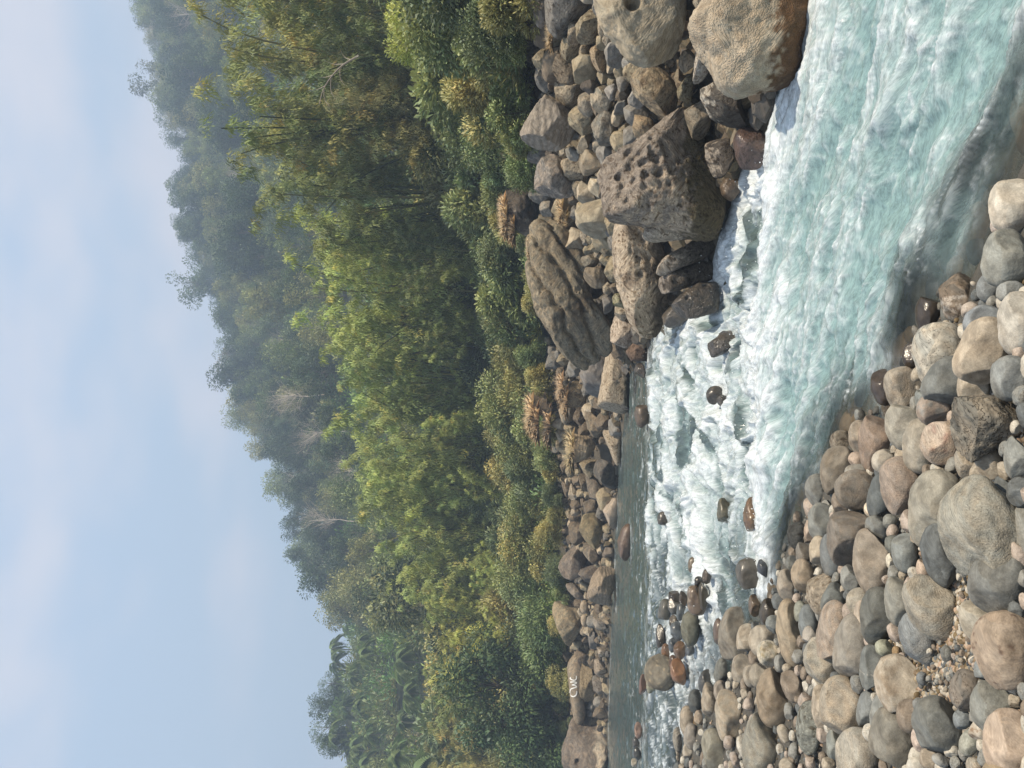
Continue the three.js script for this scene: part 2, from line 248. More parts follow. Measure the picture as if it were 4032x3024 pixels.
B(1, [[1085, 560], [1120, 450], [1180, 430], [1330, 430], [1390, 520], [1410, 680], [1380, 850], [1290, 800], [1190, 720], [1100, 640]], '#a08d70', 'craggy', { lower: 0.9, short: 'two-toned brown block', label: 'brown boulder with a pale top and darker cracked lower side', hex2: '#7d6a52' });
B(1, [[285, 830], [370, 720], [520, 620], [640, 600], [660, 700], [640, 960], [600, 1020], [450, 1080], [350, 1125], [300, 950]], '#9f968b', 'banded', { lower: 0.95, short: 'big grey block', label: 'big grey flat-faced block standing against the shrubs', cuts: 8, box: 3.6, lump: 0.4 });
B(1, [[360, 1250], [400, 1170], [500, 1110], [600, 1180], [680, 1290], [640, 1400], [540, 1410], [420, 1400], [370, 1330]], '#978b80', 'craggy', { lower: 0.9, short: 'cracked grey dome', label: 'domed grey boulder with cracks and a pale crusted corner', hex3: '#c0b2a2', c3bias: (x) => -0.5 - x * 0.5 });
B(1, [[120, 1480], [140, 1380], [210, 1320], [330, 1340], [400, 1450], [420, 1560], [330, 1700], [250, 1640], [160, 1600]], '#62574c', 'craggy', { lower: 1.0, short: 'black grass-topped rock', label: 'blackish craggy rock topped with dry orange grass', rough: 0.08, hex3: '#8c7f70', c3bias: (x) => -0.35 - x * 0.5 });
B(1, [[890, 1270], [960, 1150], [1090, 1090], [1290, 960], [1400, 870], [1500, 860], [1540, 960], [1560, 1120], [1640, 1180], [1680, 1300], [1690, 1500], [1650, 1700], [1300, 1590], [1050, 1570], [940, 1530], [930, 1420]], '#95877a', 'crust', { lower: 0.95, cuts: 4, rough: 0.05, short: 'big honeycombed boulder', label: 'big brown boulder pitted with rows of hollows like honeycomb', wet: -0.42, wetShadeHex: '#655a40', hex3: '#b9a58e', c3bias: (x, y) => -0.22 - 0.6 * x - 0.45 * y, d: 0.7, hollows: 46,
  dents: [[1, 1050, 1150, 38, 70], [1, 1075, 1200, 30, 60], [1, 960, 1230, 34, 40], [1, 970, 1310, 30, 70], [1, 1050, 1290, 40, 60], [1, 1130, 1260, 44, 70], [1, 1210, 1230, 40, 60], [1, 1290, 1180, 36, 50], [1, 1140, 1340, 40, 80], [1, 1235, 1330, 34, 80], [1, 1075, 1370, 30, 60], [1, 1000, 1380, 26, 50], [1, 985, 1450, 36, 60], [1, 1060, 1450, 28, 40], [1, 1030, 1500, 34, 50], [1, 1130, 1430, 30, 50], [1, 1320, 1310, 34, 40], [1, 1250, 1110, 28, 30], [1, 1180, 1180, 26, 40], [1, 1110, 1180, 26, 40], [1, 1370, 1420, 26, 30], [1, 1400, 1040, 40, 26]] });
B(1, [[700, 1200], [740, 1060], [820, 1060], [890, 1110], [895, 1180], [760, 1290], [690, 1270]], '#a4937a', 'speckle', { short: 'brown wedge rock', label: 'brown flat-faced wedge between the domed grey boulder and honeycombed boulder', box: 3.2 });
B(1, [[765, 1340], [820, 1240], [885, 1260], [895, 1400], [850, 1425], [790, 1390]], '#bcab8e', 'smooth', { short: 'pale tan rock by the pitted boulder', label: 'pale tan rounded rock leaning on the honeycombed boulder' });
B(1, [[790, 850], [830, 790], [900, 800], [1010, 980], [990, 1080], [880, 1060], [830, 990]], '#8f8678', 'craggy', { label: 'grey-brown angular boulder in front of the big grey block', short: 'angular grey-brown boulder' });
B(1, [[680, 1090], [745, 925], [790, 1000], [780, 1060], [700, 1115]], '#a8977d', 'smooth', { label: 'small pointed tan slab standing between grey block and brown wedge' });
B(1, [[700, 650], [740, 640], [835, 700], [830, 790], [740, 860], [700, 770]], '#9c8e7a', 'craggy', { label: 'squarish tan-grey rock just under the big grey block' });
B(1, [[690, 560], [770, 570], [860, 650], [890, 720], [800, 680], [700, 610]], '#5d5650', 'banded', { label: 'thin dark tilted slab wedged above the squarish tan-grey rock' });
B(1, [[510, 470], [560, 390], [650, 370], [730, 440], [740, 520], [640, 590], [540, 570]], '#85745d', 'crust', { label: 'rough brown conglomerate boulder at the shrub edge', rough: 0.07, short: 'rough brown conglomerate boulder' });
B(1, [[690, 400], [730, 290], [780, 300], [770, 390], [720, 425]], '#b19d7f', 'crust', { label: 'small tan pitted rock beside the rough brown conglomerate boulder' });
B(1, [[620, 310], [630, 150], [670, 90], [725, 150], [730, 230], [690, 330]], '#ad9b80', 'crust', { label: 'tan pointed rock behind the boulder with the round hole', short: 'tan pointed rock' });
B(1, [[370, 30], [380, -60], [520, -60], [530, 70], [440, 200], [390, 150]], '#988d82', 'banded', { lower: 0.9, label: 'grey flat-topped block highest up at the edge of the shrubs', box: 3.4 });
B(1, [[780, 330], [800, 270], [890, 280], [900, 470], [860, 520], [800, 430]], '#b09672', 'crust', { label: 'tan broken rock among yellow rubble behind the holed boulder' });
B(1, [[890, 330], [920, 220], [1000, 250], [1060, 340], [1000, 480], [920, 450]], '#8b8680', 'smooth', { label: 'blue-grey smooth slab behind the boulder with the round hole', short: 'blue-grey smooth slab' });
B(1, [[1000, 470], [1050, 380], [1140, 430], [1060, 510]], '#8e8a84', 'smooth', { label: 'small blue-grey rock between smooth slab and two-toned brown boulder' });
B(1, [[975, 560], [1020, 530], [1080, 560], [1040, 640], [990, 660]], '#857e74', 'smooth', { label: 'grey flat rock just behind the two-toned brown boulder' });
B(1, [[880, 640], [930, 590], [1000, 690], [930, 720]], '#8c8680', 'smooth', { label: 'narrow grey stone beside the thin dark tilted slab' });
B(1, [[970, 730], [1000, 690], [1050, 760], [1030, 850], [960, 850]], '#7f7a74', 'smooth', { label: 'blue-grey wavy stone under the narrow grey stone' });
B(1, [[1050, 640], [1090, 610], [1180, 720], [1150, 780], [1070, 740]], '#918b84', 'smooth', { label: 'grey stone tucked against the lower left of the two-toned boulder' });
B(1, [[1100, 930], [1120, 810], [1230, 800], [1250, 960], [1180, 1030], [1110, 1030]], '#a48c6a', 'craggy', { label: 'yellow-brown block above the top of the honeycombed boulder', short: 'yellow-brown block' });
B(1, [[1030, 1100], [1050, 960], [1090, 950], [1090, 1050], [1050, 1110]], '#c2bcb0', 'smooth', { label: 'small white stone beside the yellow-brown block' });
B(1, [[1420, 450], [1470, 350], [1545, 330], [1540, 460], [1470, 520]], '#96836a', 'craggy', { label: 'brown elongated rock in the dark gap below the holed boulder' });
B(1, [[1550, 450], [1580, 280], [1650, 370], [1640, 500], [1600, 620], [1540, 610]], '#b9ad9f', 'crust', { label: 'whitish crusted slab leaning on the huge speckled boulder' });
B(1, [[1610, 560], [1680, 500], [1760, 560], [1900, 660], [1900, 900], [1700, 900], [1650, 760], [1610, 680]], '#5d564e', 'crust', { lower: 0.95, label: 'black wet rock with white crusts beside the huge speckled boulder', hex2: '#575049', hex3: '#b3a899', c3bias: (x, y) => -0.25 + 0.75 * y, wet: 0.15, wetShadeHex: '#59514a', short: 'black rock with white crusts' });  // dark foot colour mixes wet rock with painted shade
B(1, [[1410, 600], [1500, 560], [1530, 700], [1500, 740], [1430, 700]], '#8d8266', 'crust', { label: 'mossy olive rock below the two-toned brown boulder' });
B(1, [[1480, 750], [1530, 660], [1620, 770], [1660, 960], [1620, 1040], [1540, 980], [1490, 830]], '#8a7d6a', 'craggy', { label: 'long brown rock between the honeycombed boulder and black crusted rock' });
B(1, [[1640, 1010], [1730, 930], [1850, 1000], [1870, 1150], [1830, 1260], [1690, 1260], [1640, 1130]], '#544c45', 'crust', { lower: 0.95, hex3: '#9d8f80', wet: 0.2, wetShadeHex: '#5a524a', c3bias: (x, y) => -0.3 + 0.8 * y, label: 'dark pitted rock with a pale crusted top above maroon stone' });
B(1, [[1840, 1010], [1870, 950], [1990, 930], [2055, 980], [2050, 1120], [2000, 1210], [1900, 1200], [1860, 1120]], '#665048', 'craggy', { lower: 0.8, label: 'wet maroon-brown rock standing in the edge of the chute', wetAll: 1, cuts: 5, short: 'wet maroon rock' });
B(1, [[1735, 1350], [1770, 1300], [1850, 1310], [1860, 1400], [1810, 1450], [1750, 1410]], '#6c5a49', 'smooth', { lower: 0.9, label: 'rounded wet brown stone at the water below the honeycombed boulder', cuts: 1, wetAll: 1 });
B(1, [[1950, 640], [1980, 590], [2040, 600], [2030, 690], [1980, 720]], '#57463c', 'smooth', { lower: 0.8, label: 'small brown wet stone at the foot of the huge speckled boulder', wetAll: 1 });
B(1, [[690, 1500], [700, 1390], [790, 1400], [870, 1430], [930, 1440], [970, 1570], [900, 1700], [800, 1750], [700, 1620]], '#a3957c', 'smooth', { label: 'large tan jointed boulder split by two fine cracks', short: 'jointed tan boulder', cuts: 6 });
B(1, [[650, 1340], [700, 1290], [760, 1310], [740, 1400], [680, 1440]], '#94866f', 'craggy', { label: 'small brown rock behind the pale tan rounded rock' });
B(1, [[410, 1490], [440, 1420], [530, 1450], [510, 1560], [440, 1570]], '#a59a8b', 'craggy', { label: 'small pale grey rock in dry grass beside the domed boulder' });
B(1, [[605, 1060], [640, 1040], [700, 1100], [690, 1160], [615, 1150]], '#8d8880', 'smooth', { label: 'grey cube-like stone at the foot of the big grey block', box: 4 });
B(1, [[840, 130], [880, 60], [895, 200], [870, 280], [845, 240]], '#b6a58a', 'banded', { label: 'upright pale slab touching the back of the holed boulder' });
B(1, [[1530, -10], [1560, -80], [1640, -80], [1640, 0], [1580, 80]], '#9c8d78', 'speckle', { label: 'tan rock half hidden behind the huge speckled boulder' });
// middle
B(2, [[345, 650], [370, 430], [420, 370], [520, 380], [640, 440], [720, 520], [760, 640], [780, 900], [880, 1000], [920, 1150], [900, 1200], [790, 1300], [740, 1370], [600, 1240], [480, 1050], [390, 900], [360, 760]], '#95866d', 'craggy', { lower: 0.85, cuts: 3, rough: 0.035, rib: [0.50, -0.86, 0.36, 0.13], short: 'layered outcrop', label: 'long brown outcrop of slanting sandstone layers under the bushes', hex2: '#6e604c', d: 0.6, detail: 40 });
B(2, [[990, 420], [1010, 310], [1120, 310], [1160, 390], [1290, 560], [1260, 700], [1290, 830], [1310, 900], [1270, 1110], [1170, 1100], [1080, 980], [1040, 860], [1000, 740], [980, 560]], '#bfab92', 'crust', { lower: 0.9, cuts: 3, grow: 1.2, rough: 0.06, short: 'pale pitted ledge', label: 'long pale pitted ledge overhanging the cascade', hex2: '#9a8670', wet: -0.45, wetShadeHex: '#63584b', dents: [[2, 1110, 430, 36, 50], [2, 1140, 480, 30, 60], [2, 1170, 610, 34, 60], [2, 1110, 720, 34, 60], [2, 1100, 610, 30, 40], [2, 1210, 860, 30, 40], [2, 1050, 560, 26, 30], [2, 1170, 760, 24, 40]], d: 0.7 });
B(2, [[1180, 400], [1300, 300], [1540, 220], [1680, 260], [1700, 400], [1500, 425], [1260, 445]], '#b5a693', 'crust', { lower: 0.9, label: 'pale crusted pillar with a wet foot darkened by painted shade beside dark cave', short: 'pale crusted pillar', hex2: '#9a8b79', wet: 0.0, wetShadeHex: '#5d554c', cuts: 2 });  // foot colour: wet stone with shade painted in
B(2, [[1470, 470], [1475, 425], [1530, 420], [1565, 440], [1550, 480], [1500, 485]], '#85796a', 'smooth', { label: 'small oval stone caught above the topmost rock finger' });
B(2, [[1290, 660], [1330, 580], [1560, 450], [1650, 400], [1690, 500], [1600, 580], [1400, 660], [1300, 710]], '#6e6459', 'crust', { lower: 0.8, label: 'grey crusted rock finger nearest the pale pillar', short: 'grey rock finger', hex3: '#a99b8b', c3bias: (x, y) => -0.35 + 0.7 * y, cuts: 3, d: 0.6, wet: -0.05, wetShadeHex: '#5a524a', rough: 0.05 });  // paler top paints the light; dark foot is wet plus painted shade
B(2, [[1260, 790], [1310, 720], [1480, 650], [1620, 600], [1690, 640], [1640, 740], [1440, 800], [1310, 835]], '#5b5147', 'crust', { lower: 0.8, label: 'middle rock finger with holes and a black foot', short: 'middle rock finger', hex3: '#93867a', c3bias: (x, y) => -0.4 + 0.7 * y, cuts: 3, d: 0.6, wet: 0.15, wetShadeHex: '#5a5148', dents: [[2, 1490, 755, 30, 40], [2, 1590, 680, 30, 40], [2, 1380, 770, 24, 30]], rough: 0.05 });  // lit top and undercut shade painted in, over a wet foot
B(2, [[1370, 950], [1450, 850], [1560, 780], [1690, 770], [1690, 960], [1560, 1000], [1420, 1010]], '#5c534a', 'craggy', { lower: 0.85, label: 'dark brown rock finger nearest the white cascade', short: 'dark brown rock finger', cuts: 3, d: 0.6, wetAll: 1, dents: [[2, 1610, 790, 22, 40], [2, 1470, 880, 22, 30]] });
B(2, [[1310, 960], [1370, 890], [1420, 1000], [1500, 1040], [1480, 1090], [1420, 1110], [1330, 1060]], '#5d564e', 'smooth', { lower: 0.8, label: 'dark wet hook-shaped rock splitting the top of the cascade', wetAll: 1 });
B(2, [[1620, 1200], [1750, 1110], [1890, 1090], [1910, 1190], [1830, 1240], [1650, 1330]], '#57504a', 'craggy', { grow: 0.92, cuts: 2, box: 2.2, lump: 1.2, lower: 0.5, label: 'black wet rock showing through the white cascade', wetAll: 1, lift: -0.2 });
B(2, [[915, 1060], [960, 990], [1100, 1010], [1150, 1100], [1130, 1200], [1040, 1220], [940, 1180]], '#bda994', 'crust', { label: 'pale pinkish block between the pitted ledge and flat ledge', short: 'pale pinkish block', rough: 0.05 });
B(3, [[720, 130], [780, 10], [800, -120], [900, -130], [915, -40], [910, 100], [870, 300], [850, 350], [770, 260]], '#7f7873', 'smooth', { label: 'dark grey smooth slab lying on the pale flat ledge', short: 'dark smooth slab', cuts: 4 });
B(3, [[905, 60], [930, -100], [1000, -130], [1040, 80], [1035, 300], [1030, 420], [1000, 500], [930, 490], [850, 350], [880, 200]], '#c3af94', 'crust', { lower: 0.9, label: 'pale tan flat ledge at the pool with a straight waterline', short: 'pale flat ledge', box: 4, cuts: 2, hex2: '#ab967a', wet: -0.86, wetShadeHex: '#4e463c' });
B(3, [[925, 500], [1000, 515], [990, 680], [980, 815], [930, 690], [875, 560]], '#bca88c', 'crust', { lower: 0.9, label: 'pale pointed ledge tapering into the pool', short: 'pale pointed ledge', box: 3.4, cuts: 2 });
B(2, [[1045, 1250], [1080, 1170], [1180, 1170], [1200, 1260], [1190, 1360], [1080, 1370]], '#7b6250', 'crust', { lower: 0.9, label: 'reddish brown pitted rock at the head of the cascade', short: 'reddish pitted rock', rough: 0.07, wet: -0.5, wetShadeHex: '#241d18' });
B(2, [[1100, 1400], [1130, 1340], [1200, 1340], [1200, 1450], [1140, 1460]], '#5a5149', 'craggy', { lower: 0.9, label: 'black wet rock under the reddish pitted rock', wetAll: 1 });
B(2, [[730, 750], [760, 650], [900, 630], [940, 700], [920, 780], [780, 800]], '#8f826e', 'banded', { label: 'squared brown block lying in front of the layered outcrop', short: 'squared brown block', box: 3.6 });
B(2, [[720, 600], [740, 540], [850, 530], [850, 640], [760, 660]], '#91846f', 'craggy', { label: 'brown block with a dark hole to its lower side' });
B(2, [[850, 530], [880, 470], [960, 480], [970, 540], [880, 570]], '#80745f', 'craggy', { label: 'small brown rock between the jointed boulder and squared block' });
B(2, [[890, 390], [930, 330], [1000, 330], [990, 440], [930, 460]], '#87807a', 'craggy', { label: 'grey rounded rock between the jointed boulder and pitted ledge' });
B(2, [[750, 830], [800, 790], [890, 800], [860, 880], [790, 870]], '#6e6a66', 'smooth', { label: 'dark slate chip beside the squared brown block' });
B(2, [[870, 850], [920, 800], [960, 850], [940, 960], [890, 990]], '#7c756e', 'smooth', { label: 'grey rock behind the mossy pale rock' });
B(2, [[950, 870], [1000, 790], [1050, 850], [1040, 960], [960, 970]], '#a39a76', 'crust', { label: 'pale rock with yellow-green moss on the pitted ledge', hex3: '#7d7f35', c3bias: () => -0.05 });
B(2, [[720, 450], [760, 420], [790, 470], [770, 500], [730, 490]], '#8a8176', 'craggy', { label: 'small grey rock behind the small brown rock by the jointed boulder' });
// left
B(3, [[595, 700], [620, 580], [670, 545], [760, 560], [800, 640], [830, 720], [760, 790], [630, 780]], '#b09f84', 'banded', { lower: 0.9, label: 'tan square block with vertical grooves above the pointed ledge', short: 'grooved tan block', box: 3.4 });
B(3, [[745, 400], [800, 380], [830, 450], [890, 610], [880, 680], [830, 620], [770, 530]], '#8e7d66', 'craggy', { label: 'long brown rock sloping beside the grooved tan block' });
B(3, [[590, 380], [610, 250], [700, 150], [760, 270], [740, 400], [660, 440]], '#94805f', 'crust', { label: 'brown rock with orange grass at its back', short: 'brown grass-edged rock' });
B(3, [[350, 290], [420, 200], [470, 330], [560, 430], [560, 490], [450, 470], [370, 380]], '#6f5f4c', 'craggy', { lower: 0.95, label: 'dark ragged rock fringed with dry orange grass among shrubs', short: 'ragged orange-fringed rock', rough: 0.08 });
B(3, [[770, 790], [860, 760], [940, 800], [970, 970], [900, 950], [820, 870]], '#716a63', 'craggy', { lower: 0.9, label: 'dark grey rock with a pale spot at the pool edge' });
B(3, [[755, 880], [800, 870], [880, 960], [890, 1080], [860, 1100], [780, 1020]], '#86796a', 'craggy', { label: 'brown slanting rock behind the pinkish pool-side rock' });
B(3, [[700, 880], [730, 820], [770, 900], [770, 1010], [730, 1020]], '#8a7a65', 'crust', { label: 'small brown pitted rock next to the grooved tan block' });
B(3, [[880, 1130], [970, 1020], [978, 1270], [930, 1240]], '#b3a08d', 'speckle', { lower: 0.9, label: 'pinkish triangular rock at the far edge of the pool', short: 'pinkish triangular rock', cuts: 3 });
B(3, [[715, 1130], [740, 1040], [830, 1050], [860, 1110], [800, 1150], [720, 1190]], '#7d6f5f', 'craggy', { label: 'dark brown rock behind the pinkish triangular rock' });
B(3, [[710, 1270], [740, 1170], [850, 1140], [890, 1220], [880, 1370], [800, 1390], [730, 1330]], '#94835f', 'craggy', { lower: 0.9, label: 'ochre-brown round boulder by the pool under the shrubs', short: 'ochre-brown boulder' });
B(3, [[990, 1350], [1020, 1260], [1070, 1220], [1075, 1380], [1050, 1480], [1000, 1450]], '#6d5646', 'smooth', { lower: 0.9, label: 'reddish brown boulder standing alone in the pool', wetAll: 1, short: 'lone pool boulder', cuts: 3 });
B(3, [[560, 1560], [590, 1430], [690, 1360], [760, 1460], [720, 1560], [720, 1700], [620, 1690], [560, 1650]], '#87786a', 'craggy', { lower: 0.9, label: 'large grey-brown boulder tallest on the far pool bank', short: 'large grey-brown boulder' });
B(3, [[870, 1470], [900, 1380], [950, 1350], [960, 1450], [930, 1500]], '#75685c', 'smooth', { lower: 0.9, label: 'small dark rock at the pool under the ochre-brown boulder' });
B(3, [[710, 1380], [800, 1380], [870, 1530], [840, 1540], [740, 1450]], '#8c7d6b', 'craggy', { label: 'slanting brown rock between the ochre-brown and grey-brown boulders' });
B(3, [[700, 1600], [740, 1520], [850, 1530], [830, 1620], [720, 1660]], '#7c7065', 'craggy', { label: 'grey rock in front of the large grey-brown boulder' });
B(4, [[770, 410], [800, 300], [880, 190], [970, 160], [975, 280], [930, 400], [940, 490], [890, 520], [800, 470]], '#9c8d7a', 'banded', { lower: 0.9, label: 'banded rock at the pool with pale and dark stripes', short: 'banded pool-side rock', rib: [0.25, 0.97, 0.22, 0.05] });
B(4, [[505, 520], [530, 430], [600, 395], [670, 420], [720, 620], [720, 680], [690, 830], [620, 770], [540, 620]], '#9d8b6c', 'craggy', { lower: 0.9, label: 'big tan slab with a long crack beyond the pool', short: 'big cracked tan slab', rib: [-0.3, 0.95, 0.55, 0.05] });
B(4, [[600, 330], [680, 330], [760, 450], [700, 440], [620, 370]], '#8d8073', 'craggy', { label: 'thin grey wedge between banded rock and cracked slab' });
const painted = B(4, [[620, 940], [660, 870], [720, 850], [740, 960], [730, 1180], [740, 1240], [700, 1340], [660, 1270], [640, 1130]], '#9a8870', 'craggy', { lower: 0.9, label: 'brown boulder with white painted letters beyond the pool', short: 'painted boulder', cuts: 0, box: 2.3, rough: 0.03 });
B(4, [[720, 880], [800, 920], [830, 1050], [800, 1170], [740, 1220], [710, 1150]], '#93805f', 'crust', { label: 'layered ochre rock just below the painted boulder', rib: [0.1, 0.99, 0.3, 0.06] });
B(4, [[600, 1560], [650, 1400], [720, 1300], [760, 1220], [890, 1220], [900, 1660], [880, 1900], [620, 1900]], '#87786a', 'craggy', { lower: 0.95, label: 'broad brown boulder with a pale crust band at the pool', short: 'broad crust-banded boulder', hex3: '#c8b59c', c3bias: (x, y) => -0.9 + 1.6 * smooth(-0.1, -0.35, y), wet: -0.85, wetShadeHex: '#3a332c', dents: [[4, 682, 1555, 26, 60]] });
B(4, [[820, 560], [890, 530], [895, 670], [850, 690], [800, 600]], '#a89b8b', 'crust', { lower: 0.9, label: 'pale grey block at the waterline below the cracked slab' });
B(4, [[830, 780], [890, 770], [897, 870], [850, 860]], '#b0a08d', 'crust', { lower: 0.9, label: 'pale block at the waterline left of the grey flat rock' });
B(4, [[810, 890], [860, 870], [895, 950], [880, 1010], [820, 990]], '#a79580', 'crust', { lower: 0.9, label: 'pale pitted rock at the waterline below painted boulder' });
B(4, [[800, 1040], [850, 1020], [890, 1050], [885, 1130], [820, 1140]], '#8f8377', 'crust', { lower: 0.9, label: 'grey rock at the waterline beside the crust-banded boulder' });
B(4, [[765, 680], [790, 650], [830, 740], [830, 840], [790, 840]], '#7b7570', 'smooth', { label: 'grey flat rock between cracked slab and painted boulder' });
for (const [x, y, w, h, l] of [[740, 490, 60, 90, 'nearest the banded rock'], [740, 585, 50, 90, 'in the middle of its row'], [735, 660, 60, 70, 'nearest the grey flat rock']]) { const [sx, sy] = px(4, x, y); rockAt('stone', 'stone', null, [sx, sy, w * 0.5425, h * 0.5425, 0], '#a8947a', 'smooth', { label: 'small tan stone under the cracked slab, ' + l }); }

// ---------------------------------------------------------------- cobbles of the near bank, largest and best seen first
const cT = '#b0a089', cG = '#8f8e85', cD = '#6f716d', cS = '#77818a', cB = '#93836e', cP = '#b89f8a', cC = '#cbbfa8', cO = '#a78b5e', wetB = '#5b4a38';
C(6, 2130, 190, 270, 375, 0, '#c9bba5', 'smooth', 'cream boulder by the shallows', 'rounded cream boulder at the shallow edge beyond the grey ones', { sq: 2.6 });
C(6, 2012, 345, 70, 110, 0, '#c3aa98', 'speckle', null, 'small pinkish stone leaning on the cream boulder by the shallows');
C(6, 2090, 580, 285, 410, 6, '#93958c', 'smooth', 'grooved grey cobble', 'large grey rounded cobble with fine grooves by the shallows', { sq: 2.6 });
C(6, 1960, 800, 145, 195, 0, '#7f868a', 'smooth', null, 'blue-grey cobble half under the grooved grey cobble');
C(6, 2115, 830, 180, 150, 0, '#8d9190', 'smooth', null, 'grey stone in front of the grooved grey cobble');
C(6, 1740, 850, 215, 370, -8, '#8a745b', 'craggy', 'brown wet-topped slab', 'brown angular stone in the shallows with one pale dry patch', { sq: 2.9, cuts: 6, hex3: '#b9a999', c3bias: (x, y, z) => -0.55 + (x < -0.1 && y > 0 ? 0.7 : 0) });
C(6, 1655, 985, 75, 140, 0, cD, 'smooth', null, 'small dark wet stone touching the brown angular stone');
C(6, 1520, 990, 150, 290, 0, '#463727', 'smooth', 'dark submerged cobble', 'dark brown wet cobble half under water near the cream stone', { wetAll: 1, lower: 0.7 });
C(6, 1830, 965, 125, 120, 0, '#b6a290', 'smooth', null, 'small tan stone between the brown slab and blue-grey stones');
C(6, 1930, 1060, 270, 250, 10, '#87909a', 'smooth', null, 'blue-grey lumpy cobble behind the big tan square cobble');
C(6, 2170, 1060, 215, 440, 0, '#b5ab9b', 'smooth', 'cream-grey edge boulder', 'pale cream-grey boulder beside the big tan square cobble', {});
C(6, 1610, 1300, 320, 480, -10, '#c4b8a2', 'craggy', 'cream oblong boulder', 'large cream oblong boulder with faint ridges at the water', { sq: 2.5 });
C(6, 1955, 1270, 365, 475, 25, '#b59f80', 'smooth', 'big tan square cobble', 'big tan squarish cobble with a worn corner', { sq: 3.2, cuts: 4 });
C(6, 2110, 1455, 225, 310, 0, '#8a8f8f', 'smooth', null, 'round grey cobble right under the big tan square cobble');
C(6, 1662, 1490, 285, 385, 30, '#757977', 'smooth', 'round dark grey cobble', 'round dark grey cobble overlapping the cream oblong boulder', {});
C(6, 1340, 1540, 225, 320, -15, '#a7957c', 'speckle', 'speckled brown cobble', 'speckled brown cobble at the waterline beside cream boulder', { sq: 2.5 });
C(6, 1190, 1510, 145, 270, -8, '#4f3e30', 'smooth', 'glossy brown wet cobble', 'glossy dark brown cobble wet from the stream', { wetAll: 1, lower: 0.6 });
C(6, 1490, 1600, 120, 150, 0, '#7f8684', 'smooth', null, 'small blue-grey cobble under the speckled brown cobble');
C(6, 1410, 1290, 140, 180, 0, '#4b3b2c', 'smooth', null, 'dark brown stone under shallow water behind the cream boulder', { wetAll: 1, lower: 0.6 });
C(7, 1560, 390, 215, 230, 15, '#a28b78', 'smooth', null, 'two-toned pinkish-grey cobble next to the round dark grey cobble', { hex2: '#8b8781' });
C(7, 1710, 450, 95, 110, 0, cP, 'smooth', null, 'small pinkish cobble beside the craggy grey-brown boulder');
C(7, 1950, 485, 430, 570, 6, '#8f826d', 'craggy', 'craggy grey-brown boulder', 'very rough craggy boulder with split ridges on the cobble bank', { rough: 0.06, cuts: 7, sq: 3, bump: 0.014, hex2: '#6f675a' });
C(7, 1350, 512, 245, 330, -10, '#a09886', 'smooth', 'grey-tan round cobble', 'grey-tan round cobble with one white fleck near water', {});
C(7, 1470, 655, 225, 390, 4, '#a0947f', 'smooth', 'long grey-tan cobble', 'long grey-tan cobble beside the pink granite cobble', {});
C(7, 1622, 637, 265, 300, 0, '#c0a386', 'speckle', 'pink granite cobble', 'round pinkish granite cobble full of dark specks', { hex2: '#a97f66' });
C(7, 1152, 622, 225, 460, 5, '#9c7f66', 'speckle', 'long pinkish-brown cobble', 'long pinkish-brown granite cobble close to the stream', {});
C(7, 1015, 592, 125, 240, 0, '#a59076', 'speckle', null, 'upright tan cobble between the stream and long pinkish-brown cobble');
C(7, 888, 625, 150, 155, 0, '#8d7d66', 'crust', null, 'conglomerate stone at the waterline with embedded pebbles', { rough: 0.05, wet: -0.3 });
C(7, 860, 842, 215, 365, 4, '#857661', 'smooth', 'brown-grey waterline boulder', 'brown-grey egg-shaped boulder right on the waterline', {});
C(7, 1000, 762, 115, 120, 0, '#b5977c', 'smooth', null, 'small orange-tan stone beside the brown-grey egg-shaped boulder');
C(7, 1212, 765, 190, 165, -20, '#b5a792', 'smooth', null, 'cream-grey veined stone under the long pinkish-brown cobble');
C(7, 1340, 732, 110, 130, 0, '#ad9a7e', 'smooth', null, 'tan stone behind the long grey-tan cobble');
C(7, 1005, 855, 170, 130, 0, '#969084', 'smooth', null, 'pale grey stone behind the brown-grey saddle cobble');
C(7, 1340, 965, 280, 435, -12, '#a58b74', 'speckle', 'pinkish-brown granite wedge', 'large pinkish-brown granite wedge pointing down to pebbles', { sq: 2.4, cuts: 4 });
C(7, 720, 985, 170, 240, -5, '#80807a', 'smooth', 'grey egg cobble', 'smooth grey egg-shaped cobble behind the brown-grey boulder');
C(7, 742, 1210, 170, 265, 0, '#83857f', 'smooth', null, 'smooth grey cobble with a white broken chip');
C(7, 1000, 975, 285, 270, 0, '#8e7f6d', 'speckle', 'brown-grey saddle cobble', 'broad brown-grey saddle-shaped cobble with a pinkish corner');
C(7, 1172, 1015, 145, 335, 14, '#5f676a', 'smooth', 'slate blade cobble', 'dark slate blade-shaped cobble leaning on pinkish-brown granite');
C(7, 1115, 1115, 112, 112, 0, '#d6c2a2', 'smooth', 'white and orange quartz pebble', 'white and orange quartz stone, egg-like', { hex2: '#b98340' });
C(7, 940, 1310, 265, 450, 4, '#857768', 'speckle', 'big brown-grey oval cobble', 'big brown-grey oval cobble in the middle of the bank');
C(7, 1110, 1500, 225, 460, -4, '#988670', 'smooth', 'notched brown-tan cobble', 'long brown-tan cobble with a dark notch along its side', {});
C(7, 1150, 1245, 170, 165, 0, '#80827e', 'smooth', null, 'grey lumpy stone under the white and orange quartz stone');
C(7, 1240, 1205, 90, 105, 0, '#85867f', 'smooth', null, 'small round grey stone at the tip of the granite wedge');
C(7, 1575, 1130, 320, 570, 6, '#9a927f', 'smooth', 'veined grey-tan boulder', 'large grey-tan boulder with a thin pale vein', { sq: 2.4, vein: [0.8, 0.6, -0.1, 0.02] });
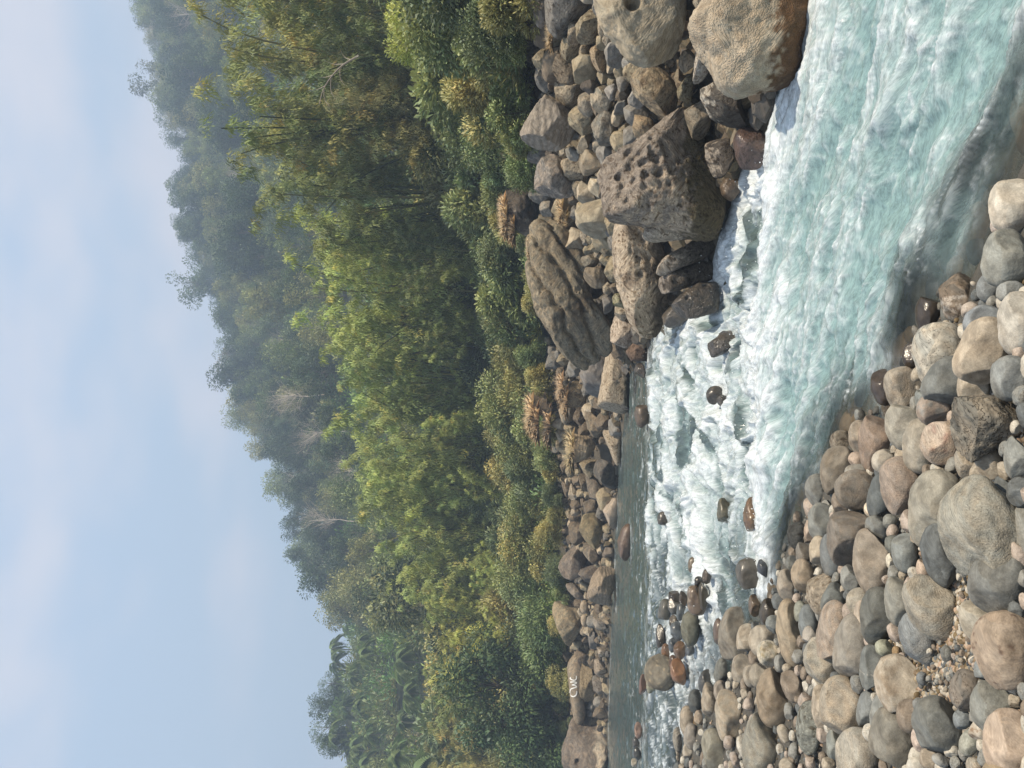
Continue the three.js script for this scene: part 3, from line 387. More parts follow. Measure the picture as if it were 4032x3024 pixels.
rockAt('cobble', 'cobble', [[1670, 1180], [1700, 1080], [1800, 960], [1890, 890], [1960, 960], [2090, 1080], [2170, 1190], [2140, 1330], [2110, 1480], [2030, 1640], [1850, 1660], [1740, 1480], [1690, 1330]].map((p) => px(7, p[0], p[1])), null, '#a29a86', 'speckle', { cuts: 5, rough: 0.015, box: 2.6, short: 'great pointed grey-tan boulder', label: 'biggest grey-tan boulder of the bank, pointed towards the wet gravel', lower: 0.5 });
C(7, 1635, 1450, 260, 450, -12, '#69757d', 'banded', 'blue slate cobble', 'smooth blue slate cobble lying on the veined boulder', {});
C(8, 2040, 305, 350, 470, 18, '#757672', 'smooth', 'big dark grey rounded boulder', 'big dark grey rounded boulder on the biggest grey-tan one', {});
C(7, 2170, 745, 145, 320, 0, '#8b8d87', 'smooth', null, 'smooth grey cobble with one dark pit by wet gravel');
C(7, 2215, 1260, 80, 380, 0, '#8d8c84', 'smooth', null, 'grey boulder just beyond the point of the biggest boulder');
C(7, 1348, 1415, 155, 300, 0, '#7f8583', 'smooth', 'blue-grey flat cobble', 'blue-grey flat cobble beside the notched brown-tan one');
C(7, 1262, 1372, 105, 130, 0, '#6f726b', 'smooth', null, 'small olive-grey round stone above the blue-grey flat cobble');
C(7, 1480, 1545, 80, 145, 0, '#c0a083', 'smooth', null, 'small peach oblong stone beside the blue slate cobble');
C(7, 1247, 1492, 60, 110, 0, '#cfc3a8', 'smooth', null, 'tiny cream stone between notched brown-tan and blue-grey flat cobbles');
C(7, 572, 1302, 135, 210, 0, '#4b4c4a', 'crust', 'black scarred cobble', 'black scarred cobble standing in the water edge', { wet: -0.3 });
C(7, 668, 1262, 85, 165, 10, '#b6977b', 'smooth', null, 'pinkish tan stone beside the black scarred cobble');
C(7, 612, 1445, 95, 205, 0, '#84796b', 'speckle', null, 'grey-brown speckled stone in front of the black scarred cobble');
C(7, 722, 1430, 115, 230, 0, '#b09b7b', 'smooth', null, 'tan egg-shaped stone near the black scarred cobble');
C(7, 822, 1445, 150, 310, 0, '#757a7c', 'smooth', null, 'blue-grey oval cobble leaning on the big brown-grey oval');
C(8, 762, 385, 215, 320, 4, '#ab9678', 'crust', 'brown-pitted tan cobble', 'tan cobble with a dark brown pitted scar');
C(8, 490, 330, 120, 220, 0, '#a2917b', 'smooth', null, 'tan cobble at the water behind the yellow-brown oblong one', {});
C(8, 615, 280, 150, 260, -12, '#a38a68', 'smooth', 'orange-edged cobble', 'ochre cobble with an orange broken edge', { hex2: '#8d7a5e' });
C(8, 530, 180, 85, 120, 0, cD, 'smooth', null, 'small grey stone at the waterline behind the ochre cobble');
C(8, 950, 280, 120, 185, 0, '#8c8d88', 'smooth', null, 'light grey stone under the notched brown-tan cobble');
C(8, 832, 435, 150, 235, 20, '#6f7573', 'smooth', null, 'dark greenish-grey cobble behind the long tan-pink one');
C(8, 1010, 455, 150, 195, 0, '#a29783', 'smooth', null, 'round tan-grey cobble between the long cobbles');
C(8, 518, 680, 160, 460, -4, '#a58d68', 'smooth', 'yellow-brown oblong cobble', 'long yellow-brown oblong cobble pointing to the water');
C(8, 590, 530, 80, 160, 0, '#8d8f7d', 'smooth', null, 'greenish grey stone in front of the yellow-brown oblong');
C(8, 645, 610, 110, 260, 0, '#757d80', 'smooth', null, 'flat blue-grey stone alongside the yellow-brown oblong');
C(8, 660, 705, 100, 150, 10, '#a2978a', 'smooth', null, 'pale grey-pink stone resting on the flat blue-grey stone');
C(8, 832, 720, 195, 515, 5, '#a89078', 'speckle', 'long tan-pink cobble', 'long tan-pink speckled cobble in the middle of the bank');
C(8, 962, 812, 205, 520, 8, '#948a7b', 'smooth', 'long grey-tan cobble by the tan-pink one', 'long smooth grey-tan cobble lying along the tan-pink one');
C(8, 1152, 570, 205, 420, 4, '#686962', 'smooth', 'long charcoal cobble', 'long charcoal-grey cobble above the pale green stone');
C(8, 1312, 448, 180, 365, -3, '#8b897d', 'smooth', 'olive-grey oval cobble', 'olive-grey oval cobble beside the long charcoal one');
C(8, 1042, 578, 100, 260, 0, '#b39c82', 'smooth', null, 'narrow pinkish tan stone between round tan-grey and charcoal cobbles');
C(8, 1110, 722, 105, 130, 0, '#c4ab98', 'smooth', null, 'small pale pink stone at the end of the charcoal cobble');
C(8, 1197, 787, 112, 112, 0, '#9da084', 'smooth', 'pale green stone', 'pale green round stone under the charcoal cobble');
C(8, 1290, 815, 62, 75, 0, '#a17a35', 'smooth', null, 'tiny ochre-yellow stone by the pale green stone');
C(8, 1538, 492, 310, 460, -22, '#a49882', 'speckle', 'large tan-grey oval cobble', 'large tan-grey oval cobble with a white chip, beside gravel');
C(8, 1442, 730, 205, 365, -14, '#84888a', 'speckle', 'speckled blue-grey oval', 'speckled blue-grey oval cobble tilted towards the gravel');
C(8, 1118, 955, 155, 355, 0, '#737876', 'smooth', 'white-lined grey cobble', 'dark grey cobble crossed by one thin white line', { vein: [1, 0.05, 0, 0.025] });
C(8, 1302, 1058, 285, 415, -8, '#b5a287', 'smooth', 'cream-tan hollowed cobble', 'cream-tan oval cobble with a shallow brown hollow', { hex2: '#a08766' });
C(8, 1897, 580, 250, 310, -5, '#b0a48c', 'smooth', 'round cream cobble', 'round cream cobble alone on the fine gravel', {});
C(8, 2090, 812, 385, 545, -10, '#ab8f70', 'smooth', 'big orange-tan boulder', 'big orange-tan boulder with brown stains nearest the gravel', { hex3: '#7c5a40', c3bias: () => -0.28, sq: 2.5 });
C(8, 1790, 1100, 185, 285, 8, '#8d7f70', 'craggy', null, 'rough brown-grey stone alone on gravel beside dark grey boulder', { rough: 0.035 });
C(8, 2002, 1222, 290, 360, 0, '#84867f', 'smooth', 'grey ball cobble', 'round grey cobble in front of the orange-tan boulder');
C(8, 1588, 1378, 310, 425, -8, '#757772', 'smooth', 'large dark grey oval', 'large dark grey oval cobble at the lower edge of gravel', {});
C(8, 1262, 1470, 280, 470, 0, '#857e6f', 'smooth', 'scratched brown-grey cobble', 'brown-grey cobble with a scratched groove near its top', {});
C(8, 902, 1222, 295, 420, 5, '#ab987c', 'speckle', 'round tan boulder with dark foot', 'round tan boulder with fine cracks and a darker foot', { sq: 2.5 });
C(8, 765, 1215, 150, 345, 0, '#b5a68f', 'banded', null, 'pale layered stone behind the round tan boulder');
C(8, 742, 882, 225, 320, 0, '#a69a84', 'speckle', 'rough speckled cobble', 'rough grey-tan speckled cobble behind the long cobbles', { rough: 0.03 });
C(8, 398, 1150, 215, 400, 4, '#937c5c', 'smooth', 'brown-stained cobble', 'brown-stained oblong cobble with a wet dark end', { hex2: '#7d6545' });
C(8, 315, 1500, 250, 460, 6, '#918a78', 'speckle', 'long grey-tan slab', 'long grey-tan slab-like cobble at the far end of the bank', {});
C(8, 655, 1355, 150, 370, 6, '#888b80', 'crust', null, 'rough greenish-grey stone behind the round tan boulder', { rough: 0.05 });
C(8, 862, 1500, 145, 245, 0, '#858a83', 'smooth', null, 'grey-green stone under the round tan boulder with cracks');
C(8, 1025, 1580, 320, 380, 0, '#a79b87', 'speckle', 'dusty tan boulder', 'dusty tan boulder beside the scratched brown-grey cobble', {});
C(8, 72, 1295, 175, 390, -4, '#b09c7e', 'speckle', 'big yellowish cobble at the water', 'big yellowish tan cobble nearest the rapids', {});
C(8, 2115, 1500, 310, 490, 0, '#ba9c7f', 'smooth', 'large peach boulder', 'large peach-coloured boulder nearest the camera', {});
C(8, 1452, 1450, 92, 165, 0, '#c4a997', 'smooth', null, 'small pink oblong stone beside the large dark grey oval');
C(8, 1766, 1312, 112, 142, 0, '#79838a', 'smooth', null, 'small blue round stone between dark grey oval and grey ball cobble');
C(8, 1822, 1472, 110, 190, 30, '#98998a', 'smooth', null, 'pale green-grey oblong stone near the large peach boulder');
C(8, 1892, 1385, 100, 190, 35, '#b3a48f', 'smooth', null, 'rusty white stone wedged under the grey ball cobble', { hex2: '#8f6a3f' });
C(8, 1530, 1595, 130, 150, 0, '#9d8a70', 'smooth', null, 'tan stone just below the large dark grey oval');
C(8, 1612, 1605, 125, 80, 25, '#9a9a97', 'smooth', null, 'grey-white flat stone below the large dark grey oval');
C(8, 1072, 1235, 110, 270, 12, '#7b8182', 'smooth', null, 'slate-grey stone between the round tan and cream-tan cobbles');
C(8, 1180, 1265, 130, 280, 12, '#888b87', 'smooth', null, 'grey oval stone beside the cream-tan hollowed cobble');
C(8, 1455, 1200, 90, 90, 0, '#7f8180', 'smooth', null, 'small grey stone where the cream-tan cobble meets gravel');
C(8, 1475, 1010, 75, 90, 0, '#737a80', 'smooth', null, 'small slate stone on gravel by the cream-tan cobble');
C(8, 1650, 830, 70, 110, 0, '#7e8484', 'banded', null, 'flat grey chip lying in the middle of the gravel');
C(8, 1910, 940, 80, 200, 8, '#7f888c', 'smooth', null, 'blue-grey stone tucked behind the big orange-tan boulder');
C(8, 2065, 500, 120, 110, 10, '#9b9584', 'speckle', null, 'small speckled stone between round cream cobble and dark boulder');
C(4, 1840, 720, 220, 430, 4, '#857a69', 'smooth', 'grey-brown waterside boulder', 'grey-brown rounded boulder at the water, largest by the rapids', { wet: -0.6 });
C(4, 1715, 680, 70, 200, 0, '#6d5138', 'smooth', null, 'wet rust-brown stone at the water behind the grey-brown boulder', { wetAll: 1 });
C(4, 1922, 735, 140, 250, 5, '#ab997f', 'smooth', null, 'tan oval cobble leaning on the grey-brown waterside boulder');
C(4, 2035, 740, 185, 215, 0, '#a5967f', 'smooth', null, 'tan rounded cobble behind the cracked cream quartz');
C(4, 2075, 825, 155, 170, 0, '#c9bb9f', 'craggy', 'cracked cream quartz', 'round cream quartz stone with yellow cracks', { hex2: '#a9935c' });
C(4, 1885, 950, 140, 215, 0, '#9c8d77', 'smooth', null, 'tan cobble beside the dark foot of the grey-brown boulder');
C(4, 1950, 990, 110, 150, 0, '#a0917b', 'smooth', null, 'small tan cobble in front of the quartz');
C(4, 2010, 985, 130, 170, 10, '#958873', 'smooth', null, 'grey-tan angular cobble below the cracked cream quartz');
C(4, 1745, 960, 110, 190, 12, '#6f7069', 'smooth', null, 'dark grey cobble at the water beside the grey-brown boulder');
C(4, 1655, 1175, 110, 300, 5, '#a08c70', 'smooth', null, 'long tan cobble behind the big yellowish cobble');
C(4, 1730, 1105, 95, 150, 0, '#9a8976', 'smooth', null, 'small brown-tan cobble next to the long tan cobble');
C(4, 1550, 1180, 100, 165, 0, '#585c5b', 'smooth', null, 'dark slate egg-shaped cobble alone at the water edge');
C(4, 1620, 1030, 90, 160, 15, '#4c4a46', 'smooth', null, 'black wet cobble at the water above the slate egg', { wetAll: 1 });
C(4, 1495, 1340, 110, 240, 0, '#9f8b6f', 'smooth', null, 'ochre squarish cobble at the water, furthest up the bank', { sq: 3 });
C(4, 1515, 1440, 100, 190, 5, '#94887a', 'smooth', null, 'grey-tan cobble beside the ochre squarish cobble');
C(4, 1420, 1450, 70, 170, 0, '#8d8373', 'smooth', null, 'grey cobble in the water edge behind the ochre one');
C(4, 1690, 1540, 170, 310, -8, '#8d8670', 'smooth', null, 'olive-tan oval cobble behind the long grey-tan slab');
C(4, 1575, 1300, 75, 110, 0, '#a38a6c', 'smooth', null, 'small orange-brown cobble by the ochre squarish cobble');
C(4, 1490, 1545, 70, 120, 0, '#aa9b85', 'smooth', null, 'pale small cobble near the grey-tan cobble by the water');
C(4, 2120, 620, 120, 130, 0, '#7d8484', 'smooth', null, 'blue-grey round cobble behind the tan rounded cobble');
C(4, 2075, 520, 110, 190, 15, '#4d4131', 'smooth', null, 'dark brown wet cobble sloping into the shallows', { wetAll: 1 });
// stones standing in the rapids and the pool
const W4 = (x, y, wx, wy, tl, hex, label, o = {}) => { const [sx, sy] = px(4, x, y); return rockAt('river_stone', 'stone', null, [sx, sy, wx * 0.5425, wy * 0.5425, tl], hex, 'smooth', { lower: 0.6, lift: 0.05, lump: 1.0, cuts: 3, rough: 0.02, wetAll: 1, label, ...o }); };
W4(1510, 645, 125, 230, 4, '#6d6c5e', 'olive-grey egg-shaped stone standing in the rapids', { wetAll: 0, wet: -0.5 });
W4(1555, 440, 125, 200, 0, '#6f5b47', 'brown square stone in the rapids, pale on top', { sq: 3, hex3: '#93826e', c3bias: (x, y) => -0.4 + 0.6 * y });
W4(1600, 410, 60, 190, 0, '#49402f', 'dark flat stone in front of the brown square one');
W4(1392, 420, 80, 110, 0, '#413628', 'dark brown stone at the far end of the midstream row');
W4(1395, 480, 90, 120, 0, '#5f5b54', 'grey stone next to the far end of the midstream row');
W4(1455, 430, 50, 120, 0, '#4a3d2e', 'thin brown stone low in the rapids');
W4(1318, 530, 80, 190, 10, '#5c584e', 'long grey-brown stone with white water behind it');
W4(1290, 712, 58, 180, 0, '#3d3426', 'dark brown capsule-like stone across the current');
W4(1412, 665, 90, 130, 0, '#5d6266', 'blue-grey stone behind the olive-grey egg');
W4(1385, 600, 55, 100, 0, '#574b3a', 'small brown stone between the grey ones in the rapids');
W4(1440, 530, 60, 120, 0, '#55595a', 'small slate stone in the middle of the rapids');
W4(1395, 770, 85, 110, 0, '#50555a', 'dark blue stone beside the rusty one');
W4(1330, 815, 60, 110, 0, '#7a5532', 'small rusty stone in foaming water');
W4(1430, 800, 80, 130, 0, '#6b5138', 'reddish brown stone near the blue one in the rapids');
W4(1298, 965, 225, 235, 12, '#7c7466', 'large grey-brown stone in the rapids with a pale patch', { wetAll: 0, wet: -0.55, hex3: '#a5947a', c3bias: () => -0.2 });
W4(1420, 965, 100, 190, -8, '#8a5f38', 'orange-brown rough stone in front of the large grey-brown one', { rough: 0.05 });
W4(1385, 900, 60, 110, 0, '#5d4431', 'dark reddish stone behind the orange-brown one');
W4(1162, 1060, 48, 155, 5, '#74523f', 'flat reddish stone at the upstream side of the rapids');
W4(1222, 1062, 60, 110, 0, '#8b8a77', 'greenish round stone beside the flat reddish one', { wetAll: 0 });
W4(1130, 1385, 50, 110, 0, '#8e7264', 'pinkish stone in the quiet water', { wetAll: 0 });
W4(1112, 1480, 40, 90, 0, '#4d4a46', 'dark low stone in the quiet water');
W4(1120, 1560, 50, 100, 0, '#45443f', 'black low stone furthest out in the quiet water');
W4(1100, 1620, 40, 60, 0, '#a59a86', 'small pale stone in the quiet water');
W4(1940, 262, 175, 235, -10, '#5a544b', 'dark grey-brown rock with foam round it near the shallows', { rough: 0.04 });
W4(2032, 212, 65, 150, 0, '#40434a', 'dark slate stone just below the dark grey-brown rock');
W4(1975, 480, 75, 160, 0, '#6b5740', 'brown stone in the shallow run by the bank');
W4(1525, 190, 60, 120, 0, '#6d5c46', 'brown stone washed over at the edge of white water');
W4(1625, 275, 55, 110, 0, '#55483a', 'small brown stone in streaming white water');
W4(1570, 310, 60, 80, 0, '#35312c', 'black small stone in streaming white water');
W4(1505, 800, 60, 90, 0, '#55595c', 'small slate stone in front of the reddish brown one');

const W3 = (x, y, wx, wy, hex, label, o = {}) => { const [sx, sy] = px(3, x, y); return rockAt('river_stone', 'stone', null, [sx, sy, wx * 0.5425, wy * 0.5425, 0], hex, 'craggy', { lower: 0.6, lift: -0.04, lump: 1.3, cuts: 4, rough: 0.04, wetAll: 1, label, ...o }); };
W3(1160, 425, 105, 190, '#6d5b49', 'brown wet stone at the lip of the cascade below the flat ledge', { lift: 0.02 });
W3(1690, 290, 120, 130, '#56504a', 'dark stone washed over by foam in the middle of the cascade');
W3(1745, 330, 80, 80, '#4d4843', 'small dark stone just below the washed-over one in the cascade');
W3(1310, 1195, 75, 120, '#5b534b', 'dark stone showing through the far end of the cascade');
W3(1965, 1170, 120, 260, '#7d5f40', 'orange-brown low stone with water streaming over it', { lift: -0.02 });
W3(1755, 1140, 90, 210, '#66604a', 'olive stone under thin water near the end of the cascade', { lift: -0.02 });
W3(1570, 1260, 60, 110, '#5f5248', 'brown stone between the white water and the midstream stones');

// the white letters on the painted boulder, laid on its face
{
  const rc = new THREE.Raycaster(), m = new THREE.MeshStandardMaterial({ name: 'white paint', color: 0xd8d8d4, roughness: 0.8, side: THREE.DoubleSide }), o = painted.me; o.updateMatrixWorld(true);
  const strokes = [[[640, 1085], [634, 1110], [640, 1133], [658, 1140], [676, 1132], [684, 1110], [683, 1100]], [[641, 1085], [662, 1078], [684, 1070], [664, 1058], [650, 1056], [668, 1050], [684, 1040], [664, 1034], [636, 1036]], [[640, 1000], [636, 1010], [648, 1018], [664, 1022], [676, 1018], [681, 1005], [680, 990]]];
  for (const s of strokes) {
    const cr = new THREE.CatmullRomCurve3(s.map(([x, y]) => V(...px(4, x, y), 0))), pos = [], idx = [], L = 30;
    for (let i = 0; i <= L; i++) {
      const q = cr.getPoint(i / L), t = cr.getTangent(i / L);
      for (const k of [-1, 0, 1]) { rc.set(EYE, ray(q.x - t.y * k * 2.1, q.y + t.x * k * 2.1).normalize()); const h = rc.intersectObject(o)[0]; const p = h ? h.point.addScaledVector(rc.ray.direction, -0.02) : at(q.x, q.y, painted.d); pos.push(p.x - o.position.x, p.y - o.position.y, p.z - o.position.z); }
      if (i) for (const k of [0, 1]) { const b = i * 3 + k, a = b - 3; idx.push(a, b, a + 1, b, b + 1, a + 1); }
    }
    const g = new THREE.BufferGeometry(); g.setAttribute('position', new THREE.Float32BufferAttribute(pos, 3)); g.setIndex(idx); g.computeVertexNormals(); mesh('painted_letter', g, m, o);
  }
}

// ---------------------------------------------------------------- smaller stones between the large ones
const blocked = (sx, sy, r) => rocks.some((k) => Math.hypot((sx - k.cx) / (k.hh + r), (sy - k.cy) / (k.hw + r)) < 0.80);
const closest = (sx, sy, cat) => { let b = null, m = 1e9; for (const k of rocks) if (k.short && k.category === cat) { const e = Math.hypot((sx - k.cx) / (k.hh + 40), (sy - k.cy) / (k.hw + 40)); if (e < m) { m = e; b = k; } } return b.short; };
{
  const r = rng(41), tones = [['tan', '#ab9a80'], ['grey', '#8d8c86'], ['dark slate', '#676d70'], ['brown', '#8c7862'], ['pinkish', '#b39c8a'], ['pale', '#c2b8a6']];
  let n = 0;
  for (let i = 0; i < 14000 && n < 250; i++) {
    const sx = lerp(2640, 4060, r()), sy = lerp(1150, 3040, r()), d = hit(sx, sy), p = at(sx, sy, d), s = sNear(p.x, p.z); if (s < -0.12 || p.z > -1) continue;
    const gu = sx - 3740, gv = sy - 2520, gravelly = Math.hypot((gu * 0.93 + gv * 0.36) / 150, (gv * 0.93 - gu * 0.36) / 330) < 1; if (gravelly && r() < 0.8) continue; const w = (gravelly ? 0.028 : lerp(0.055, 0.24, Math.pow(r(), 1.5) * (1 - i / 16000))) * F / d; if (w < 16 || blocked(sx, sy, w * 0.36)) continue;
    const t = tones[Math.floor(r() * 6)]; n++;
    rockAt('cobble', 'cobble', null, [sx, sy, w * lerp(0.6, 0.9, r()), w * lerp(0.85, 1.4, r()), (r() - 0.5) * 50], t[1], ['smooth', 'smooth', 'speckle'][Math.floor(r() * 3)], { detail: 7, cuts: 2, d: 0.95, label: `small ${t[0]} cobble filling a gap beside the ${closest(sx, sy, 'cobble')}`, group: `gap cobbles beside the ${closest(sx, sy, 'cobble')}`, sq: 2.2 + 0.6 * r() });
  }
  const rb = rng(43), tb = [['tan', '#a99878'], ['grey', '#8b857d'], ['brown', '#85745f'], ['pale', '#b8a78d']]; n = 0;
  for (let i = 0; i < 16000 && n < 260; i++) {
    const sx = lerp(2130, 2560, rb()), sy = lerp(-60, 3080, Math.pow(rb(), 1.4)), d = hit(sx, sy), p = at(sx, sy, d), s = sFar(p.x, p.z); if (s < 0.1 || s > lerp(3, 6.2, smooth(-12, 2, p.x)) || pit(p.x, p.z) > 0.25) continue;
    const w = lerp(0.3, 1.05, Math.pow(rb(), 1.3) * (1 - i / 20000)) * F / d; if (w < 18 || blocked(sx, sy, w * 0.14)) continue;
    const t = tb[Math.floor(rb() * 4)]; n++;
    const nv = 5 + Math.floor(rb() * 3), a0 = rb() * TAU, ex = lerp(0.34, 0.5, rb()), ey = lerp(0.45, 0.7, rb()), poly = Array.from({ length: nv }, (_, q) => { const a = a0 + (q + (rb() - 0.5) * 0.6) / nv * TAU, e = lerp(0.85, 1.1, rb()); return [sx + Math.cos(a) * w * ex * e, sy + Math.sin(a) * w * ey * e]; });
    rockAt('rock', 'rock', poly, null, t[1], ['smooth', 'craggy', 'crust'][Math.floor(rb() * 3)], { detail: 12, cuts: 14, cutLow: 0.46, lump: 0.35, rough: 0.03, box: 3.2, d: 0.95, bump: 0.016, k: 1.1, tile: 1.1, lift: -0.12 * rb(), label: `small ${t[0]} angular rock packed in beside the ${closest(sx, sy, 'boulder')}`, group: `rocks packed in beside the ${closest(sx, sy, 'boulder')}` });
  }
}
for (const k of rocks) tag(k.me, k.label, k.category, k.group);
// pebbles and grit lying between the cobbles
{
  const r = rng(77), g = new THREE.IcosahedronGeometry(1, 1), N = 14000, m = new THREE.MeshStandardMaterial({ name: 'pebble', roughness: 0.8 }), o = new THREE.InstancedMesh(g, m, N), q = new THREE.Quaternion(), mt = new THREE.Matrix4(), c = new THREE.Color(), hexes = ['#a8987e', '#8d8c86', '#6c7173', '#8f7b62', '#c2b8a8', '#b59c86', '#d0c8ba', '#7c6a4c'];
  let n = 0;
  for (let i = 0; i < 40000 && n < N; i++) {
    const gr = r() < 0.55, sx = gr ? 3720 + (r() + r() - 1) * 330 : lerp(2700, 4032, r()), sy = gr ? 2520 + (r() + r() - 1) * 560 : lerp(1100, 3024, r()), d = hit(sx, sy), p = at(sx, sy, d); if (sNear(p.x, p.z) < 0.05 || p.z > -1) continue;
    const s = 0.005 + 0.016 * Math.pow(r(), 3); q.setFromEuler(new THREE.Euler(r() * 6, r() * 6, r() * 6)); p.y = soilLevel(p.x, p.z) + s * 0.3;
    o.setMatrixAt(n, mt.compose(p, q, V(s, s * lerp(0.5, 0.9, r()), s * lerp(0.7, 1.3, r())))); o.setColorAt(n, c.set(hexes[Math.floor(r() * 8)]).multiplyScalar(0.5 + 0.35 * r())); n++;
  }
  o.count = n; o.name = 'pebbles'; o.castShadow = o.receiveShadow = true; scene.add(o); tag(o, 'fine mixed pebbles and grit between the bank cobbles', 'pebbles', null, 'stuff');
  // the bank goes on beyond the picture: more rounded stones on the shore to either side
  const G = 1500, e2 = new THREE.InstancedMesh(new THREE.IcosahedronGeometry(1, 3), new THREE.MeshStandardMaterial({ name: 'shore stone', map: TEX.smooth.map, roughness: 0.85 }), G); n = 0;
  for (let i = 0; i < 60000 && n < G; i++) { const x = lerp(-16, 7, r()), z = lerp(-22, 2, r()), s = sNear(x, z); if (s < 0 || s > 7) continue; const f = project(V(x, ground(x, z), z)); if (z < -0.5 && f[1] < 3090 && f[1] > -60 && f[0] < 4150) continue; const k = lerp(0.06, 0.24, Math.pow(r(), 1.6)); q.setFromEuler(new THREE.Euler((r() - 0.5) * 0.6, r() * 6, (r() - 0.5) * 0.6)); e2.setMatrixAt(n, mt.compose(V(x, ground(x, z) + k * 0.15, z), q, V(k, k * 0.62, k * 0.78))); e2.setColorAt(n, c.set(hexes[Math.floor(r() * 5)]).multiplyScalar(0.7 + 0.3 * r())); n++; }
  e2.count = n; e2.name = 'shore_stones'; e2.castShadow = e2.receiveShadow = true; scene.add(e2); tag(e2, 'rounded stones of the cobble bank further along the shore', 'stones', null, 'stuff');
  // broken stone filling the hollows of the far bank
  const K = 5200, u = new THREE.InstancedMesh(new THREE.DodecahedronGeometry(1, 0), new THREE.MeshStandardMaterial({ name: 'rubble', map: TEX.craggy.map, roughness: 0.9, flatShading: true }), K), hz = ['#a99878', '#8b857d', '#85745f', '#b8a78d', '#9a8a70']; n = 0;
  for (let i = 0; i < 60000 && n < K; i++) { const d = lerp(9, 46, Math.pow(r(), 1.5)), x = lerp(-0.6, 0.6, r()) * d, z = -d, f = sFar(x, z), k = smooth(-12, 2, x); if (f < 0.05 || f > lerp(4.2, 7.6, k) || pit(x, z) > 0.1) continue; const s = lerp(0.05, 0.2, Math.pow(r(), 2)) * lerp(1.5, 1, k); q.setFromEuler(new THREE.Euler(r() * 6, r() * 6, r() * 6)); u.setMatrixAt(n, mt.compose(V(x, soilLevel(x, z) + s * 0.3, z), q, V(s * lerp(0.8, 1.6, r()), s * 0.7, s))); u.setColorAt(n, c.set(hz[Math.floor(r() * 5)]).multiplyScalar(0.42 + 0.3 * r())); n++; }
  u.count = n; u.name = 'rubble'; u.castShadow = u.receiveShadow = true; scene.add(u); tag(u, 'broken brown and grey rubble in the hollows between the far bank boulders', 'rubble', null, 'stuff');
  // stones seen through the shallow water
  const M = 420, b = new THREE.InstancedMesh(new THREE.IcosahedronGeometry(1, 3), new THREE.MeshStandardMaterial({ name: 'wet stone', map: TEX.smooth.map, roughness: 0.6 }), M), hx = ['#5d4f3a', '#655843', '#4a4a40', '#3c3f3c', '#6d5a3c', '#55523f']; n = 0;
  for (let i = 0; i < 20000 && n < M; i++) { const k = Math.floor(r() * (NEAR.length - 3)) + 1, a = NEAR[k], e = NEAR[k + 1], t = r(), x = lerp(a[0], e[0], t) + (r() - 0.35) * 2.2, z = lerp(a[1], e[1], t) - (r() - 0.15) * 2.2; if (sNear(x, z) > 0.05 || z > -3 || z < -19) continue; const s = lerp(0.07, 0.2, r() * r()); q.setFromEuler(new THREE.Euler(0, r() * 6, (r() - 0.5) * 0.5)); b.setMatrixAt(n, mt.compose(V(x, ground(x, z) - s * 0.15, z), q, V(s * 1.3, s * 0.6, s))); b.setColorAt(n, c.set(hx[Math.floor(r() * 6)])); n++; }
  b.count = n; b.name = 'stream_bed_stones'; scene.add(b); tag(b, 'brown and ochre stones lying under the shallow water', 'stones', null, 'stuff');
}

